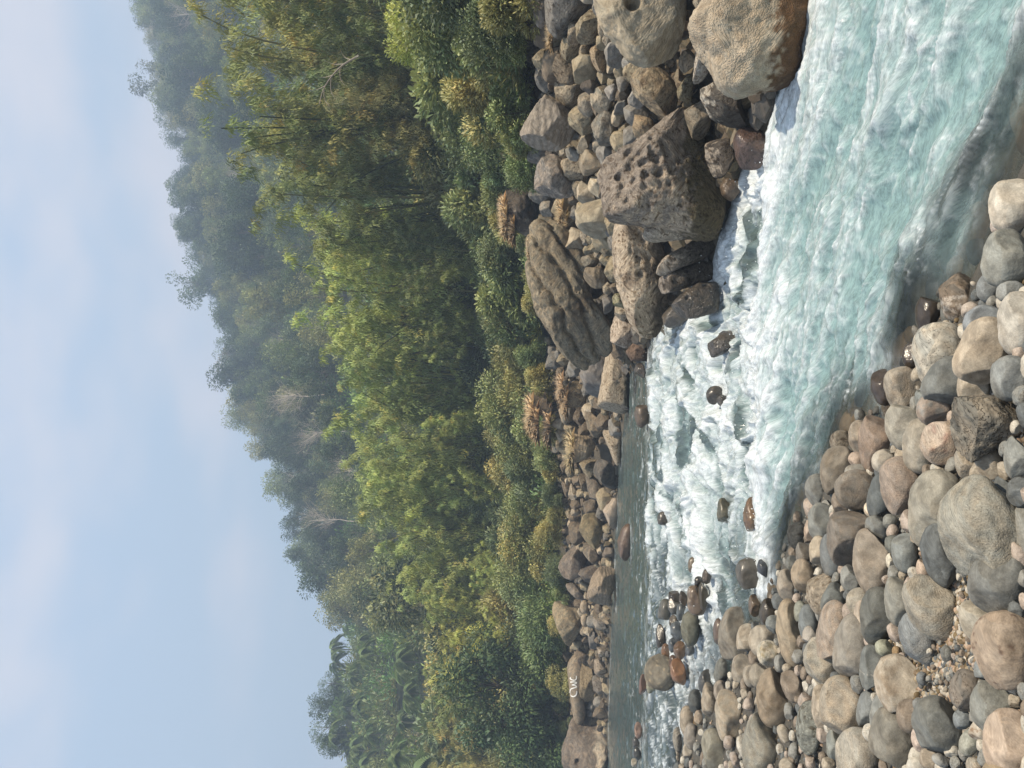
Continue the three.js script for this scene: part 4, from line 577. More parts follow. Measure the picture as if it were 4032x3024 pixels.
// ---------------------------------------------------------------- the river: pool, cascade and chute as one sheet of moving water
const ridged = (n) => 1 - Math.abs(n);
const standing = rocks.filter((k) => sNear(k.me.position.x, k.me.position.z) < -0.15 && sFar(k.me.position.x, k.me.position.z) < 0.1 && k.me.position.z < -6).map((k) => [k.me.position.x, k.me.position.z, k.hw * k.d / F]);
function water(x, z) {
  const sn = -sNear(x, z), sf = -sFar(x, z), dd = -z + 0.12 * x, edge = Math.min(sn, sf);
  const a = 0.73 * x + 0.69 * z, c = 0.69 * x - 0.73 * z, wob = 0.35 * fbm2(x * 0.5, z * 0.5, 3);
  const casc = smooth(9.3, 10.0, dd + wob) * (1 - smooth(16.4, 17.6, dd + wob * 1.5)), pool = smooth(16.6, 17.8, dd + wob), chute = 1 - smooth(9.6, 10.6, dd + wob);
  let h = 0, foam = 0, aerSheen = 0;
  if (chute > 0) {
    const big = fbm2(a * 0.20 + 9, c * 0.75 + wob, 3), wr = 0.28 * fbm2(a * 0.6, c * 0.9 + 3, 3), mid = fbm2(a * 0.42 + wr, c * 2.3 + 0.6 * wr, 4), fine = fbm2(a * 1.0 + 2 * wr, c * 6.5 + wr, 2), rid = ridged(fbm2(a * 0.38 + wr, c * 1.1 + 4 + wr, 3) * 2.6);
    const near = sn + 0.6 * fbm2(a * 0.45, c * 1.3, 4);
    aerSheen = chute * smooth(0.0, 0.85, near) * smooth(-3.2, -1.0, x + 0.6 * mid);
    const tone_ = 0.32 + 0.70 * big + 0.60 * mid + 0.32 * fine + 0.60 * smooth(0.86, 1, rid) * (0.6 + fine);
    const foot = Math.exp(-Math.pow((dd + wob * 0.9 + 0.25 * mid - 9.6) / 0.55, 2)), bank = smooth(1.7, 0.1, sf + 0.6 * mid) * smooth(-5.5, -8, z);
    const net = smooth(0.80, 1, ridged(fbm2(a * 1.5 + 2.5 * wr, c * 2.6 - 2 * wr, 4) * 2.3)) * smooth(-0.25, 0.35, mid + 0.6 * big), chop = fbm2(x * 3.2 + wr, z * 3.2, 3);
    foam += chute * aerSheen * (0.34 * net + 0.30 * smooth(0.12, 0.42, chop));
    foam += chute * (aerSheen * 0.72 * smooth(0.05, 1.1, tone_) + foot * (0.7 + 0.6 * mid) * smooth(-3.4, -1.6, x) + 0.45 * bank * (0.7 + mid));
    const fil = 1.25 * (smooth(0.78, 1, ridged(fbm2(a * 0.7 + 2.2 * wr, c * 1.8 + 8 + 2 * wr, 5) * 2.2)) + 0.4 * smooth(0.8, 1, ridged(fbm2(a * 1.5 + 3 * wr, c * 3.4 + 2, 3) * 2.2))) * clamp(0.55 + 1.6 * mid + fine);
    foam += chute * (1 - aerSheen) * 0.75 * fil * smooth(0.12, 0.45, sn) * smooth(-3.6, -1.5, x);
    h += chute * (0.030 * chop + 0.17 * big + 0.055 * mid + 0.006 * fine + 0.03 * (rid - 0.6) * aerSheen + 0.10 * foot + 0.004 * fil);
  }
  if (casc > 0) {
    const wx = 0.8 * fbm2(x * 0.7, z * 0.5, 3), b = fbm2(x * 0.8 + wx + 20, z * 0.5, 3), s1 = fbm2(x * 2.6 + 2.2 * wx, z * 0.95 - wx, 4), s2 = fbm2(x * 7.5 + 5 * wx, z * 2.4 + 2 * s1, 3), rid = ridged(fbm2(x * 1.6 + 2 * wx, z * 0.8 + 7, 4) * 2.4);
    const left = smooth(-2.0, -4.4, x + 1.2 * b), holes = smooth(0.05, 0.42, fbm2(x * 0.75 + 3 + wx, z * 0.42 - 4, 4) + 0.08 * left), slack = Math.exp(-Math.pow((x + 2.7) / 1.0, 2) - Math.pow((z + 10.9) / 0.9, 2));
    let f = 0.66 + 0.7 * b + 0.55 * s1 + 0.35 * s2 + 0.22 * smooth(0.8, 1, rid) - 1.1 * holes - 0.7 * slack;
    f = lerp(f, 1.0 * smooth(0.66, 1, rid) * (0.8 + s2) + 0.5 * s1 + 0.06, Math.max(left * 0.9, slack * 0.6));
    foam += casc * clamp(f) * smooth(0.05, 0.35, sn + 0.15 * s2) * lerp(0.6, 1, smooth(0.05, 0.4, sf));
    aerSheen = Math.max(aerSheen, casc * (0.75 - 0.62 * Math.max(left, slack)) * (1 - 0.8 * holes));
    h += casc * ((0.27 * b + 0.06 * s1 + 0.010 * s2 + 0.03 * (rid - 0.6)) * (1 - 0.55 * left) + 0.02 * s2);
  }
  if (pool > 0) {
    const r1 = fbm2(x * 0.55, z * 3.4, 4), r2 = fbm2(x * 2.4, z * 9, 3), pf = smooth(0.86, 1, ridged(fbm2(x * 0.35, z * 1.2 + 3, 4) * 2.3)) * smooth(0.0, 0.4, fbm2(x * 0.22 + 5, z * 0.3, 3) + 0.18);
    aerSheen = Math.max(aerSheen, pool * (0.08 + 0.16 * smooth(0.1, 0.5, r1)));  // ripple streaks lightened to put sky reflection into the pool colour
    foam += pool * (pf * 0.7 * smooth(26, 20, dd) + 0.9 * smooth(0.7, 0.15, sf + 0.4 * r1) * smooth(-9, -15, x) + 0.8 * smooth(1.2, 0, dd - 17.3 + r1) * smooth(-0.1, 0.4, r1));
    h += pool * (0.05 * r1 + 0.022 * r2);
  }
  if (casc > 0.2) foam += casc * 0.45 * smooth(0.9, 0, sf);
  for (const k of standing) { const e = Math.hypot(x - k[0], z - k[1]) - k[2] * 0.9; if (e < 0.5) foam += 0.55 * Math.exp(-Math.pow((e - 0.05) / 0.16, 2)) * (0.7 + 0.9 * fbm2(x * 5, z * 5, 2)); }
  foam = clamp(foam);
  return { h: h * smooth(-0.1, 0.5, edge), foam, aerSheen, shallow: 1 - smooth(0.05, 0.85, sn + 0.2 * fbm2(x, z, 2)), edge };
}
{
  const rows = [], T0 = -0.72, T1 = 0.66, NC = 780; for (let d = 2.1; d < 64; d *= 1.0052) rows.push(d);
  const n = rows.length * NC, pos = new Float32Array(n * 3), col = new Float32Array(n * 4), uv = new Float32Array(n * 2), uv2 = new Float32Array(n * 2), idx2 = [], ok = new Uint8Array(n), idx = [];
  const dark = new THREE.Color(0.062, 0.078, 0.078), turq = new THREE.Color(0.25, 0.375, 0.368), white = new THREE.Color(0.68, 0.72, 0.73), c = new THREE.Color();
  for (let j = 0; j < rows.length; j++) for (let i = 0; i < NC; i++) {
    const k = j * NC + i, d = rows[j], x = lerp(T0, T1, i / (NC - 1)) * d, z = -d, nIn = inside(nearPoly, x, z), fIn = inside(farPoly, x, z);
    if ((nIn && dist(NEAR, x, z) > 0.5) || (fIn && dist(FAR, x, z) > 0.9)) { pos[k * 3] = x; pos[k * 3 + 2] = z; continue; }
    const w = water(x, z); ok[k] = 1;
    pos[k * 3] = x; pos[k * 3 + 1] = level(x, z) + w.h; pos[k * 3 + 2] = z; uv[k * 2] = (0.73 * x + 0.69 * z) / 2.6; uv[k * 2 + 1] = (0.69 * x - 0.73 * z) / 1.2; uv2[k * 2] = (0.2 * x + z) / 2.8; uv2[k * 2 + 1] = x / 1.2;
    c.copy(dark).lerp(turq, w.aerSheen * 0.9).lerp(white, Math.pow(w.foam, 1.15));
    col[k * 4] = c.r; col[k * 4 + 1] = c.g; col[k * 4 + 2] = c.b; col[k * 4 + 3] = Math.max(1 - 0.70 * w.shallow, w.foam, w.aerSheen * 0.9);
  }
  for (let j = 1; j < rows.length; j++) for (let i = 1; i < NC; i++) { const a = (j - 1) * NC + i - 1, b = a + NC; if (ok[a] && ok[a + 1] && ok[b] && ok[b + 1]) (rows[j] + 0.12 * pos[a * 3] > 9.9 ? idx2 : idx).push(a, a + 1, b, b, a + 1, b + 1); }
  const g = new THREE.BufferGeometry(); g.setAttribute('position', new THREE.BufferAttribute(pos, 3)); g.setAttribute('color', new THREE.BufferAttribute(col, 4)); g.setAttribute('uv', new THREE.BufferAttribute(uv, 2)); g.setIndex(idx.concat(idx2)); g.computeVertexNormals();
  const g2 = g.clone(); g2.setAttribute('uv', new THREE.BufferAttribute(uv2, 2)); g.setIndex(idx); g2.setIndex(idx2);
  const froth = tiled(1024, (u, v) => { const a = tf(u, v, 14, 3, 5), b = tf(u, v, 40, 8, 3), k = 0.92 + 0.15 * a + 0.12 * b + 0.13 * tf(u, v, 110, 5, 2); return [k - 0.01, k, k + 0.01]; }, true);
  const ripple = tiled(512, (u, v) => grey(0.5 + 0.45 * tf(u, v, 9, 31, 5)));
  const m = new THREE.MeshPhysicalMaterial({ name: 'river water', vertexColors: true, transparent: true, roughness: 0.16, ior: 1.33, map: froth, bumpMap: ripple, bumpScale: 0.008 });
  tag(mesh('river', g2, m), 'white cascade falling from the grey upper pool', null, null, 'structure');
  const o = mesh('river', g, m); tag(o, 'fast turquoise chute running along the cobble bank', null, null, 'structure');
}

// ---------------------------------------------------------------- foliage: leaves as single folded faces gathered into one crown mesh
class Leaves {
  constructor() { this.p = []; this.n = []; this.c = []; this.i = []; }
  add(b, dir, nrm, len, wid, col, droop = 0.15) {      // one leaf: stalk end, two shoulders, tip
    const s = dir.clone().cross(nrm).normalize(), k = this.p.length / 3, m = b.clone().addScaledVector(dir, len * 0.42), t = b.clone().addScaledVector(dir, len); t.y -= droop * len;
    for (const q of [b, m.clone().addScaledVector(s, wid / 2).addScaledVector(nrm, wid * 0.12), t, m.clone().addScaledVector(s, -wid / 2).addScaledVector(nrm, wid * 0.12)]) { this.p.push(q.x, q.y, q.z); this.n.push(nrm.x, nrm.y, nrm.z); this.c.push(col.r, col.g, col.b); }
    this.i.push(k, k + 1, k + 2, k, k + 2, k + 3);
  }
  geometry() { const g = new THREE.BufferGeometry(); g.setAttribute('position', new THREE.Float32BufferAttribute(this.p, 3)); g.setAttribute('normal', new THREE.Float32BufferAttribute(this.n, 3)); g.setAttribute('color', new THREE.Float32BufferAttribute(this.c, 3)); g.setIndex(this.i); return g; }
}
const leafMats = new Map();
const mute = (hex, k) => { const c = new THREE.Color(hex), l = 0.3 * c.r + 0.6 * c.g + 0.1 * c.b; c.lerp(new THREE.Color(l, l, l), 0.22).multiplyScalar(k); c.r *= 1.06; return c; };
function leafMat(hex, k = 2.0) { const key = hex + k; if (!leafMats.has(key)) leafMats.set(key, new THREE.MeshPhysicalMaterial({ name: 'leaves', color: mute(hex, k), vertexColors: true, roughness: 0.9, specularIntensity: 0.35, transmission: 0.30, thickness: 0, side: THREE.DoubleSide })); return leafMats.get(key); }
const woodMat = (hex) => { const key = 'w' + hex; if (!leafMats.has(key)) leafMats.set(key, new THREE.MeshStandardMaterial({ name: 'stem', color: hex, roughness: 0.85 })); return leafMats.get(key); };
function tube(pts, r0, r1, sides = 6, segs) {
  const cr = new THREE.CatmullRomCurve3(pts), S = segs || Math.max(3, pts.length * 2), pos = [], idx = [], fr = cr.computeFrenetFrames(S);
  for (let i = 0; i <= S; i++) { const p = cr.getPointAt(i / S), r = lerp(r0, r1, i / S); for (let k = 0; k < sides; k++) { const a = (k / sides) * TAU, q = p.clone().addScaledVector(fr.normals[i], Math.cos(a) * r).addScaledVector(fr.binormals[i], Math.sin(a) * r); pos.push(q.x, q.y, q.z); } }
  for (let i = 1; i <= S; i++) for (let k = 0; k < sides; k++) { const a = (i - 1) * sides + k, b = (i - 1) * sides + (k + 1) % sides, c = a + sides, d = b + sides; idx.push(a, c, b, b, c, d); }
  const g = new THREE.BufferGeometry(); g.setAttribute('position', new THREE.Float32BufferAttribute(pos, 3)); g.setIndex(idx); g.computeVertexNormals(); return g;
}
const rdir = (r, flat = 1) => { const a = r() * TAU, y = r() * 2 - 1, s = Math.sqrt(1 - y * y); return V(s * Math.cos(a), y * flat, s * Math.sin(a)).normalize(); };
const tone = (r, base, spread = 0.35) => { const k = 1 + (r() - 0.5) * 2 * spread, y = (r() - 0.5) * 0.16; return new THREE.Color(base.r * k * (1 + y), base.g * k, base.b * k * (1 - y)); };
const white = new THREE.Color(1, 1, 1);

// bamboo: culms that rise close together and arch outwards, leaves in drooping sprays along their upper part
function bambooVariant(seed, spread, lean) {
  const r = rng(seed), L = new Leaves(), culms = [], H = 14;
  for (let i = 0; i < 30; i++) {
    const a = r() * TAU, out = V(Math.cos(a), 0, Math.sin(a)), h = H * lerp(0.55, 1.02, Math.pow(r(), 0.7)), arch = spread * lerp(0.4, 1.15, r()), b = V(Math.cos(a) * r() * 1.1, 0, Math.sin(a) * r() * 1.1);
    out.x += lean; const P = (s) => b.clone().addScaledVector(out, arch * (0.25 * s + 0.75 * Math.pow(s, 2.6))).add(V(0, h * (s - 0.20 * Math.pow(s, 4)), 0));
    if (i < 12) culms.push(tube([P(0), P(0.25), P(0.5), P(0.75), P(0.92)], 0.085, 0.022, 5, 9));
    const ph = r() * 50, ct = tone(r, white, 0.28);
    for (let s = lerp(0.22, 0.50, r()); s < 1; s += 0.0105) {
      if (N2(s * 5.5, ph) < -0.12) continue;
      const p = P(s), tw = r() * TAU, bl = lerp(1.5, 0.42, Math.pow(s, 0.8)) * lerp(0.5, 1.2, r()), d = V(Math.cos(tw), 0.35 - 0.4 * r(), Math.sin(tw)).addScaledVector(out, 0.5).normalize(), tn_ = tone(r, ct, 0.22);
      if (r() < 0.04) tn_.multiply(new THREE.Color(1.5, 1.1, 0.9));
      const nl = Math.round(14 + 12 * r());
      for (let k = 0; k < nl; k++) {
        const t = (k + r()) / nl, q = p.clone().addScaledVector(d, bl * t).add(V((r() - 0.5) * 0.35, -0.55 * bl * t * t + (r() - 0.5) * 0.3, (r() - 0.5) * 0.35));
        const ld = V(d.x * 0.5 + (r() - 0.5), -0.55 + (r() - 0.5) * 0.8, d.z * 0.5 + (r() - 0.5)).normalize(), nn = V((r() - 0.5) * 0.9 + d.x * 0.4, 0.8, (r() - 0.5) * 0.9 + d.z * 0.4).normalize();
        L.add(q, ld, nn, lerp(0.15, 0.29, r()), lerp(0.032, 0.052, r()), tn_, 0.2);
      }
    }
  }
  return { culms, crown: L.geometry(), H };
}
// a rounded bush: leaves on many small lumps, with stems underneath
function bushVariant(seed, o) {   // radius about 1 m, base at 0
  const r = rng(seed), L = new Leaves(), stems = [], lumps = [];
  for (let i = 0; i < o.lumps; i++) { const a = r() * TAU, e = Math.pow(r(), 0.6), y = lerp(0.15, o.tall, r()); lumps.push([V(Math.cos(a) * 0.72 * e * (1.15 - 0.4 * y / o.tall), y, Math.sin(a) * 0.72 * e * (1.15 - 0.4 * y / o.tall)), lerp(0.2, 0.42, r())]); }
  for (let i = 0; i < o.stems; i++) { const q = lumps[i % lumps.length][0]; stems.push(tube([V(q.x * 0.15, -0.2, q.z * 0.15), q.clone().multiplyScalar(0.6), q.clone().multiplyScalar(1.02)], 0.022, 0.006, 5, 5)); }
  for (const [c, R] of lumps) {
    const tl = tone(r, white, 0.2), n = Math.round(o.leaves / o.lumps);
    for (let i = 0; i < n; i++) {
      const d = rdir(r); if (d.y < -0.5) d.y *= -0.6; const p = c.clone().addScaledVector(d, R * lerp(0.55, 1.12, Math.sqrt(r()))), t = tone(r, tl, 0.28);
      const ld = d.clone().multiplyScalar(0.8).add(V((r() - 0.5) * 1.2, (r() - 0.3) * o.lift, (r() - 0.5) * 1.2)).normalize(), nn = d.clone().multiplyScalar(0.6).add(V((r() - 0.5) * 0.8, 0.75, (r() - 0.5) * 0.8)).normalize();
      L.add(p, ld, nn, o.len * lerp(0.7, 1.3, r()), o.wid * lerp(0.7, 1.3, r()), t, 0.2);
    }
  }
  return { crown: L.geometry(), stems };
}
// a forest tree: trunk, limbs and clumps of leaf sprays
function treeVariant(seed, o) {   // height 1
  const r = rng(seed), L = new Leaves(), wood = [], trunkTop = o.clear + 0.35 * (1 - o.clear), bend = () => (r() - 0.5) * 0.05;
  wood.push(tube([V(0, -0.12, 0), V(bend(), o.clear * 0.5, bend()), V(bend(), o.clear, bend()), V(bend(), trunkTop, bend()), V(bend(), 0.85, bend())], o.girth, o.girth * 0.25, 6, 8));
  for (let i = 0; i < o.clumps; i++) {
    const a = r() * TAU, y = lerp(o.clear, 1, Math.pow(r(), o.topHeavy || 1)), w = o.wide * Math.sqrt(Math.max(0.05, 1 - Math.pow((y - lerp(o.clear, 1, 0.45)) / (0.62 * (1 - o.clear)), 2))), e = Math.sqrt(r()), c = V(Math.cos(a) * w * e, y - 0.04, Math.sin(a) * w * e), R = o.clump * lerp(0.6, 1.25, r());
    const y0 = lerp(o.clear * 0.9, Math.min(y, 0.8), 0.45); wood.push(tube([V(0, y0, 0), c.clone().lerp(V(0, y0, 0), 0.5).add(V(0, 0.02, 0)), c], o.girth * 0.38, o.girth * 0.1, 4, 4));
    if (o.bare) { for (let k = 0; k < 9; k++) { const d = rdir(r); d.y = Math.abs(d.y) * 0.8 + 0.3; wood.push(tube([c.clone().multiplyScalar(lerp(0.7, 1, r())).add(V(0, 0.1 * (1 - r()), 0)), c.clone().addScaledVector(d, R * 0.7), c.clone().addScaledVector(d, R * 1.7)], o.girth * 0.12, o.girth * 0.05, 3, 3)); } }
    const tl = tone(r, white, 0.22), n = o.leaves;
    for (let k = 0; k < n; k++) { const d = rdir(r), p = c.clone().addScaledVector(d, R * Math.pow(r(), 0.4)); p.y -= R * 0.25 * (1 - d.y); const nn = d.clone().add(V((r() - 0.5) * 0.8, 0.8, (r() - 0.5) * 0.8)).normalize(), ld = d.clone().add(V(r() - 0.5, -0.2 + (r() - 0.5) * 0.6, r() - 0.5)).normalize(); L.add(p, ld, nn, o.leaf * lerp(0.6, 1.3, r()), o.leaf * 0.55 * lerp(0.6, 1.3, r()), tone(r, tl, 0.25)); }
  }
  return { crown: o.leaves ? L.geometry() : null, trunk: mergeGeometries(wood) };
}
function palmVariant(seed) {   // height about 1: slim stem, ragged broad fronds
  const r = rng(seed), fr = [];
  for (let i = 0; i < 11; i++) {
    const L = new Leaves(), a = (i / 11) * TAU + r(), len = lerp(0.34, 0.5, r()), rise = lerp(0.2, 1.1, r()), out = V(Math.cos(a), 0, Math.sin(a)), P = (s) => V(0, 0.66, 0).addScaledVector(out, len * s * (1 - 0.2 * s)).add(V(0, len * (rise * s - 1.15 * s * s), 0)), t = tone(r, white, 0.2), side = V(-out.z, 0, out.x);
    for (let s = 0.12; s < 1; s += 0.055) for (const k of [-1, 1]) L.add(P(s), side.clone().multiplyScalar(k).addScaledVector(out, 0.7).add(V(0, -0.35, 0)).normalize(), V(0, 1, 0).addScaledVector(side, -0.3 * k).normalize(), len * 0.42 * Math.sin(Math.PI * (0.12 + 0.8 * s)), 0.04, tone(r, t, 0.15), 0.3);
    fr.push(L.geometry());
  }
  return { trunk: tube([V(0, -0.1, 0), V(0.01, 0.35, 0), V(0, 0.68, 0)], 0.018, 0.012, 6, 5), fronds: fr };
}

const bamboos = [bambooVariant(501, 3.4, 0), bambooVariant(502, 4.4, 0.35), bambooVariant(503, 3.0, -0.15)];
const bushes = [
  bushVariant(521, { lumps: 16, tall: 1.05, stems: 7, leaves: 7600, len: 0.115, wid: 0.034, lift: 0.8 }),      // narrow leaves, willow-like
  bushVariant(522, { lumps: 20, tall: 1.2, stems: 7, leaves: 8000, len: 0.078, wid: 0.042, lift: 0.3 }),      // small round leaves
  bushVariant(523, { lumps: 14, tall: 1.0, stems: 6, leaves: 4800, len: 0.135, wid: 0.052, lift: 0.5 }),         // large leaves
  bushVariant(524, { lumps: 22, tall: 0.9, stems: 9, leaves: 6600, len: 0.11, wid: 0.028, lift: 1.2 }),        // grassy, upright
];
const trees = [
  treeVariant(541, { clear: 0.30, wide: 0.42, clumps: 26, clump: 0.15, leaves: 230, leaf: 0.042, girth: 0.022 }),
  treeVariant(542, { clear: 0.22, wide: 0.36, clumps: 30, clump: 0.14, leaves: 200, leaf: 0.040, girth: 0.02 }),
  treeVariant(543, { clear: 0.45, wide: 0.34, clumps: 15, clump: 0.105, leaves: 130, leaf: 0.036, girth: 0.014, topHeavy: 0.8 }),    // open, airy crown
  treeVariant(544, { clear: 0.40, wide: 0.26, clumps: 14, clump: 0.13, leaves: 0, girth: 0.011, bare: true }),                     // leafless
  treeVariant(545, { clear: 0.12, wide: 0.46, clumps: 32, clump: 0.17, leaves: 210, leaf: 0.045, girth: 0.024 }),                    // low and broad
];
const palms = [palmVariant(561), palmVariant(562)];

// protos made once, then cloned
function plant(kind, name, v, colors, p, s, turn, label, category, group) {
  const o = base(name, p); o.scale.setScalar(s); o.rotation.y = turn;
  if (kind === 'bamboo') { v.culms.forEach((g, i) => mesh('culm', g, woodMat(i % 3 ? '#3f4726' : '#6f6a3c'), o)); mesh('foliage', v.crown, leafMat(colors), o); }
  if (kind === 'bush') { v.stems.forEach((g) => mesh('stem', g, woodMat('#4b4030'), o)); mesh('foliage', v.crown, leafMat(colors), o); }
  if (kind === 'tree') { mesh('trunk', v.trunk, woodMat(colors[1]), o); if (v.crown) mesh('crown', v.crown, leafMat(colors[0]), o); }
  if (kind === 'palm') { mesh('trunk', v.trunk, woodMat('#8a8577'), o); v.fronds.forEach((g) => mesh('frond', g, leafMat(colors), o)); }
  return tag(o, label, category, group);
}
const VW = 1.8228;   // the photograph was measured at 2212 pixels across
// bamboo along the far bank: [where its middle stands, what its top reaches, distance, colour, variant, label]
const BAMBOO = [
  [25, 385, 26, '#5f6a22', 0, 'olive bamboo clump at the far end above the holed boulder'],
  [175, 425, 27, '#6b7026', 1, 'tall olive-yellow bamboo clump above the big grey block'],
  [290, 500, 29, '#5a6822', 1, 'drooping dark green bamboo clump with one tip arching over the haze'],
  [430, 590, 30, '#566623', 2, 'dark bamboo clump above the black grass-topped rock'],
  [520, 640, 33, '#74842a', 0, 'bright yellow-green bamboo clump above the layered outcrop'],
  [640, 620, 34, '#6f8028', 1, 'feathery bamboo clump with a leaning dark culm'],
  [740, 700, 36, '#66782a', 2, 'bamboo clump left of the leaning dark culm'],
  [830, 668, 37, '#6c7e2b', 0, 'tall bamboo clump above the dark grey slab'],
  [940, 745, 39, '#68792b', 1, 'green bamboo clump above the ragged orange-fringed rock'],
  [1020, 742, 41, '#75862d', 0, 'yellow-green bamboo clump above the grooved tan block'],
  [1110, 765, 42, '#63762a', 2, 'mid-green bamboo clump above the pinkish triangular rock'],
  [1170, 800, 41, '#6e7d2e', 1, 'bamboo clump above the ochre-brown boulder'],
  [1260, 870, 43, '#6b7d2b', 0, 'rounded bamboo clump above the large grey-brown boulder'],
  [1330, 905, 42, '#86902a', 2, 'bright yellowish bamboo clump above the banded rock'],
  [1420, 915, 43, '#8a8f2c', 0, 'yellowest bamboo clump above the cracked tan slab'],
  [1230, 1000, 38, '#71822c', 2, 'short bright bamboo clump low behind the bank shrubs'],
  [1360, 1020, 39, '#7d8b2c', 1, 'short yellow-green bamboo clump low above the cracked slab'],
  [1500, 900, 45, '#5c6c2a', 1, 'dark green bamboo clump above the painted boulder'],
  [1640, 880, 45, '#76772f', 0, 'dusty yellow bamboo clump above the crust-banded boulder'],
  [880, 900, 36, '#72822a', 0, 'low bright bamboo clump in front of the taller ones, centre'],
  [560, 820, 29, '#4f5f22', 2, 'shaded bamboo clump low above the layered outcrop'],
  [240, 700, 25, '#6b6d34', 2, 'dusty bamboo clump with dry straw-coloured sprays'],
  [110, 640, 24, '#47571f', 1, 'shaded dark bamboo clump behind the small bright one'],
  [700, 880, 33, '#5d6e26', 2, 'low green bamboo clump above the flat ledge'],
  [1060, 930, 38, '#687a2a', 1, 'low bamboo clump filling the gap above the grooved block'],
];
const rv = rng(900);
for (const [vy, top, dd, hex, k, label] of BAMBOO) {
  const d = dd + 5, q = at(top * VW, vy * VW, d), y0 = ground(q.x, q.z), H = q.y - y0, v = bamboos[k];
  plant('bamboo', 'bamboo_clump', v, hex, V(q.x, y0 - 0.1, q.z), Math.max(2, H) / (v.H * 0.86), rv() * TAU, label, 'bamboo');
}
plant('bush', 'bamboo_shrub', bushes[3], '#86922f', V(...at(930 * VW, 62 * VW, 20).toArray()).setY(ground(at(930 * VW, 62 * VW, 20).x, -20)), 1.0, 1, 'small bright yellow-green bamboo shrub, lightest in the shade at the far end', 'shrub').position.copy(at(935 * VW, 62 * VW, 20));
// shrubs of the bank: measured in the same way, [middle, top, distance, radius, colour, variant]
{
  const names = ['willow-leaved', 'small-leaved', 'large-leaved', 'grassy'], hexes = ['#566a36', '#667338', '#6e7c44', '#76783c', '#52623a', '#848240'], hn = ['deep green', 'mid green', 'fresh green', 'olive', 'dark green', 'yellowish green'], seenL = new Set();
  const refs = rocks.filter((k) => k.short && k.category === 'boulder');
  const add = (x, z, R, kind, ci, extra) => {
    const y = ground(x, z), [sx, sy] = project(V(x, y + R * 0.6, z)); let ref = refs[0], m = 1e9; for (const k of refs) { const e = Math.abs(k.cy - sy) + 0.3 * Math.abs(k.cx - sx); if (e < m) { m = e; ref = k; } }
    const side = sy < ref.cy - ref.hw * 0.5 ? 'to the right above' : sy > ref.cy + ref.hw * 0.5 ? 'to the left above' : 'straight above';
    const row = R > 2 ? 'tall' : R > 1.25 ? 'medium' : 'low'; let l = `${row} ${hn[ci]} ${names[kind]} shrub ${side} the ${ref.short}`;
    for (const w of ['higher up', 'at the back', 'in the middle of others', 'lowest down', 'furthest up', 'half hidden']) if (seenL.has(l)) l = `${row} ${hn[ci]} ${names[kind]} shrub ${side} the ${ref.short}, ${w}`;
    seenL.add(l); plant('bush', 'shrub', bushes[kind], hexes[ci], V(x, y - 0.1 * R, z), R, rv() * TAU, l.split(' ').slice(0, 16).join(' '), 'shrub');
  };
  const r = rng(950);
  for (let t = -0.56; t < 0.56; t += 0.03) for (let row = 0; row < 6; row++) {
    // walk out along this bearing to the far shore, then on to the row's place behind it
    const tt = t + (r() - 0.5) * 0.03; let d = 5; while (d < 70 && sFar(tt * d, -d) < 0) d += 0.15;
    const k = smooth(-12, 2, tt * d), back = lerp(3.0, 5.9, k) + row * lerp(2.1, 2.4, k) + (r() - 0.5) * 0.9; let e = d; while (sFar(tt * e, -e) < back && e < 95) e += 0.1;
    if (r() < 0.10 + 0.05 * row) continue;
    const R = lerp(0.8, 1.35, r()) * (1 + 0.30 * row) * lerp(1.2, 1.15, k) * (row ? 1 : 0.62);
    add(tt * e, -e, R, [0, 1, 3, 0, 1, 2][Math.floor(r() * 6)], Math.floor(r() * 6));
  }
}
// darker broad-leaved trees at the left and pale large-leaved ones in the middle
const BROAD = [[1480, 960, 42, '#39502a', 'dark broad-leaved tree above the painted boulder'], [1560, 1000, 41, '#3c5530', 'dark glossy-leaved tree above the crust-banded boulder, nearest the edge'], [1420, 1010, 43, '#3a4f2a', 'dark leafy tree beneath the yellowest bamboo'], [1610, 1080, 40, '#456033', 'low dark tree over the crust-banded boulder'], [1270, 830, 52, '#33422a', 'blackish-green tree between the bamboo tops']];
for (const [vy, top, d, hex, label] of BROAD) { const q = at(top * VW, vy * VW, d), y0 = ground(q.x, q.z); plant('tree', 'broadleaf_tree', trees[0], [hex, '#4a3f30'], V(q.x, y0, q.z), Math.max(2.5, q.y - y0), rv() * TAU, label, 'tree'); }
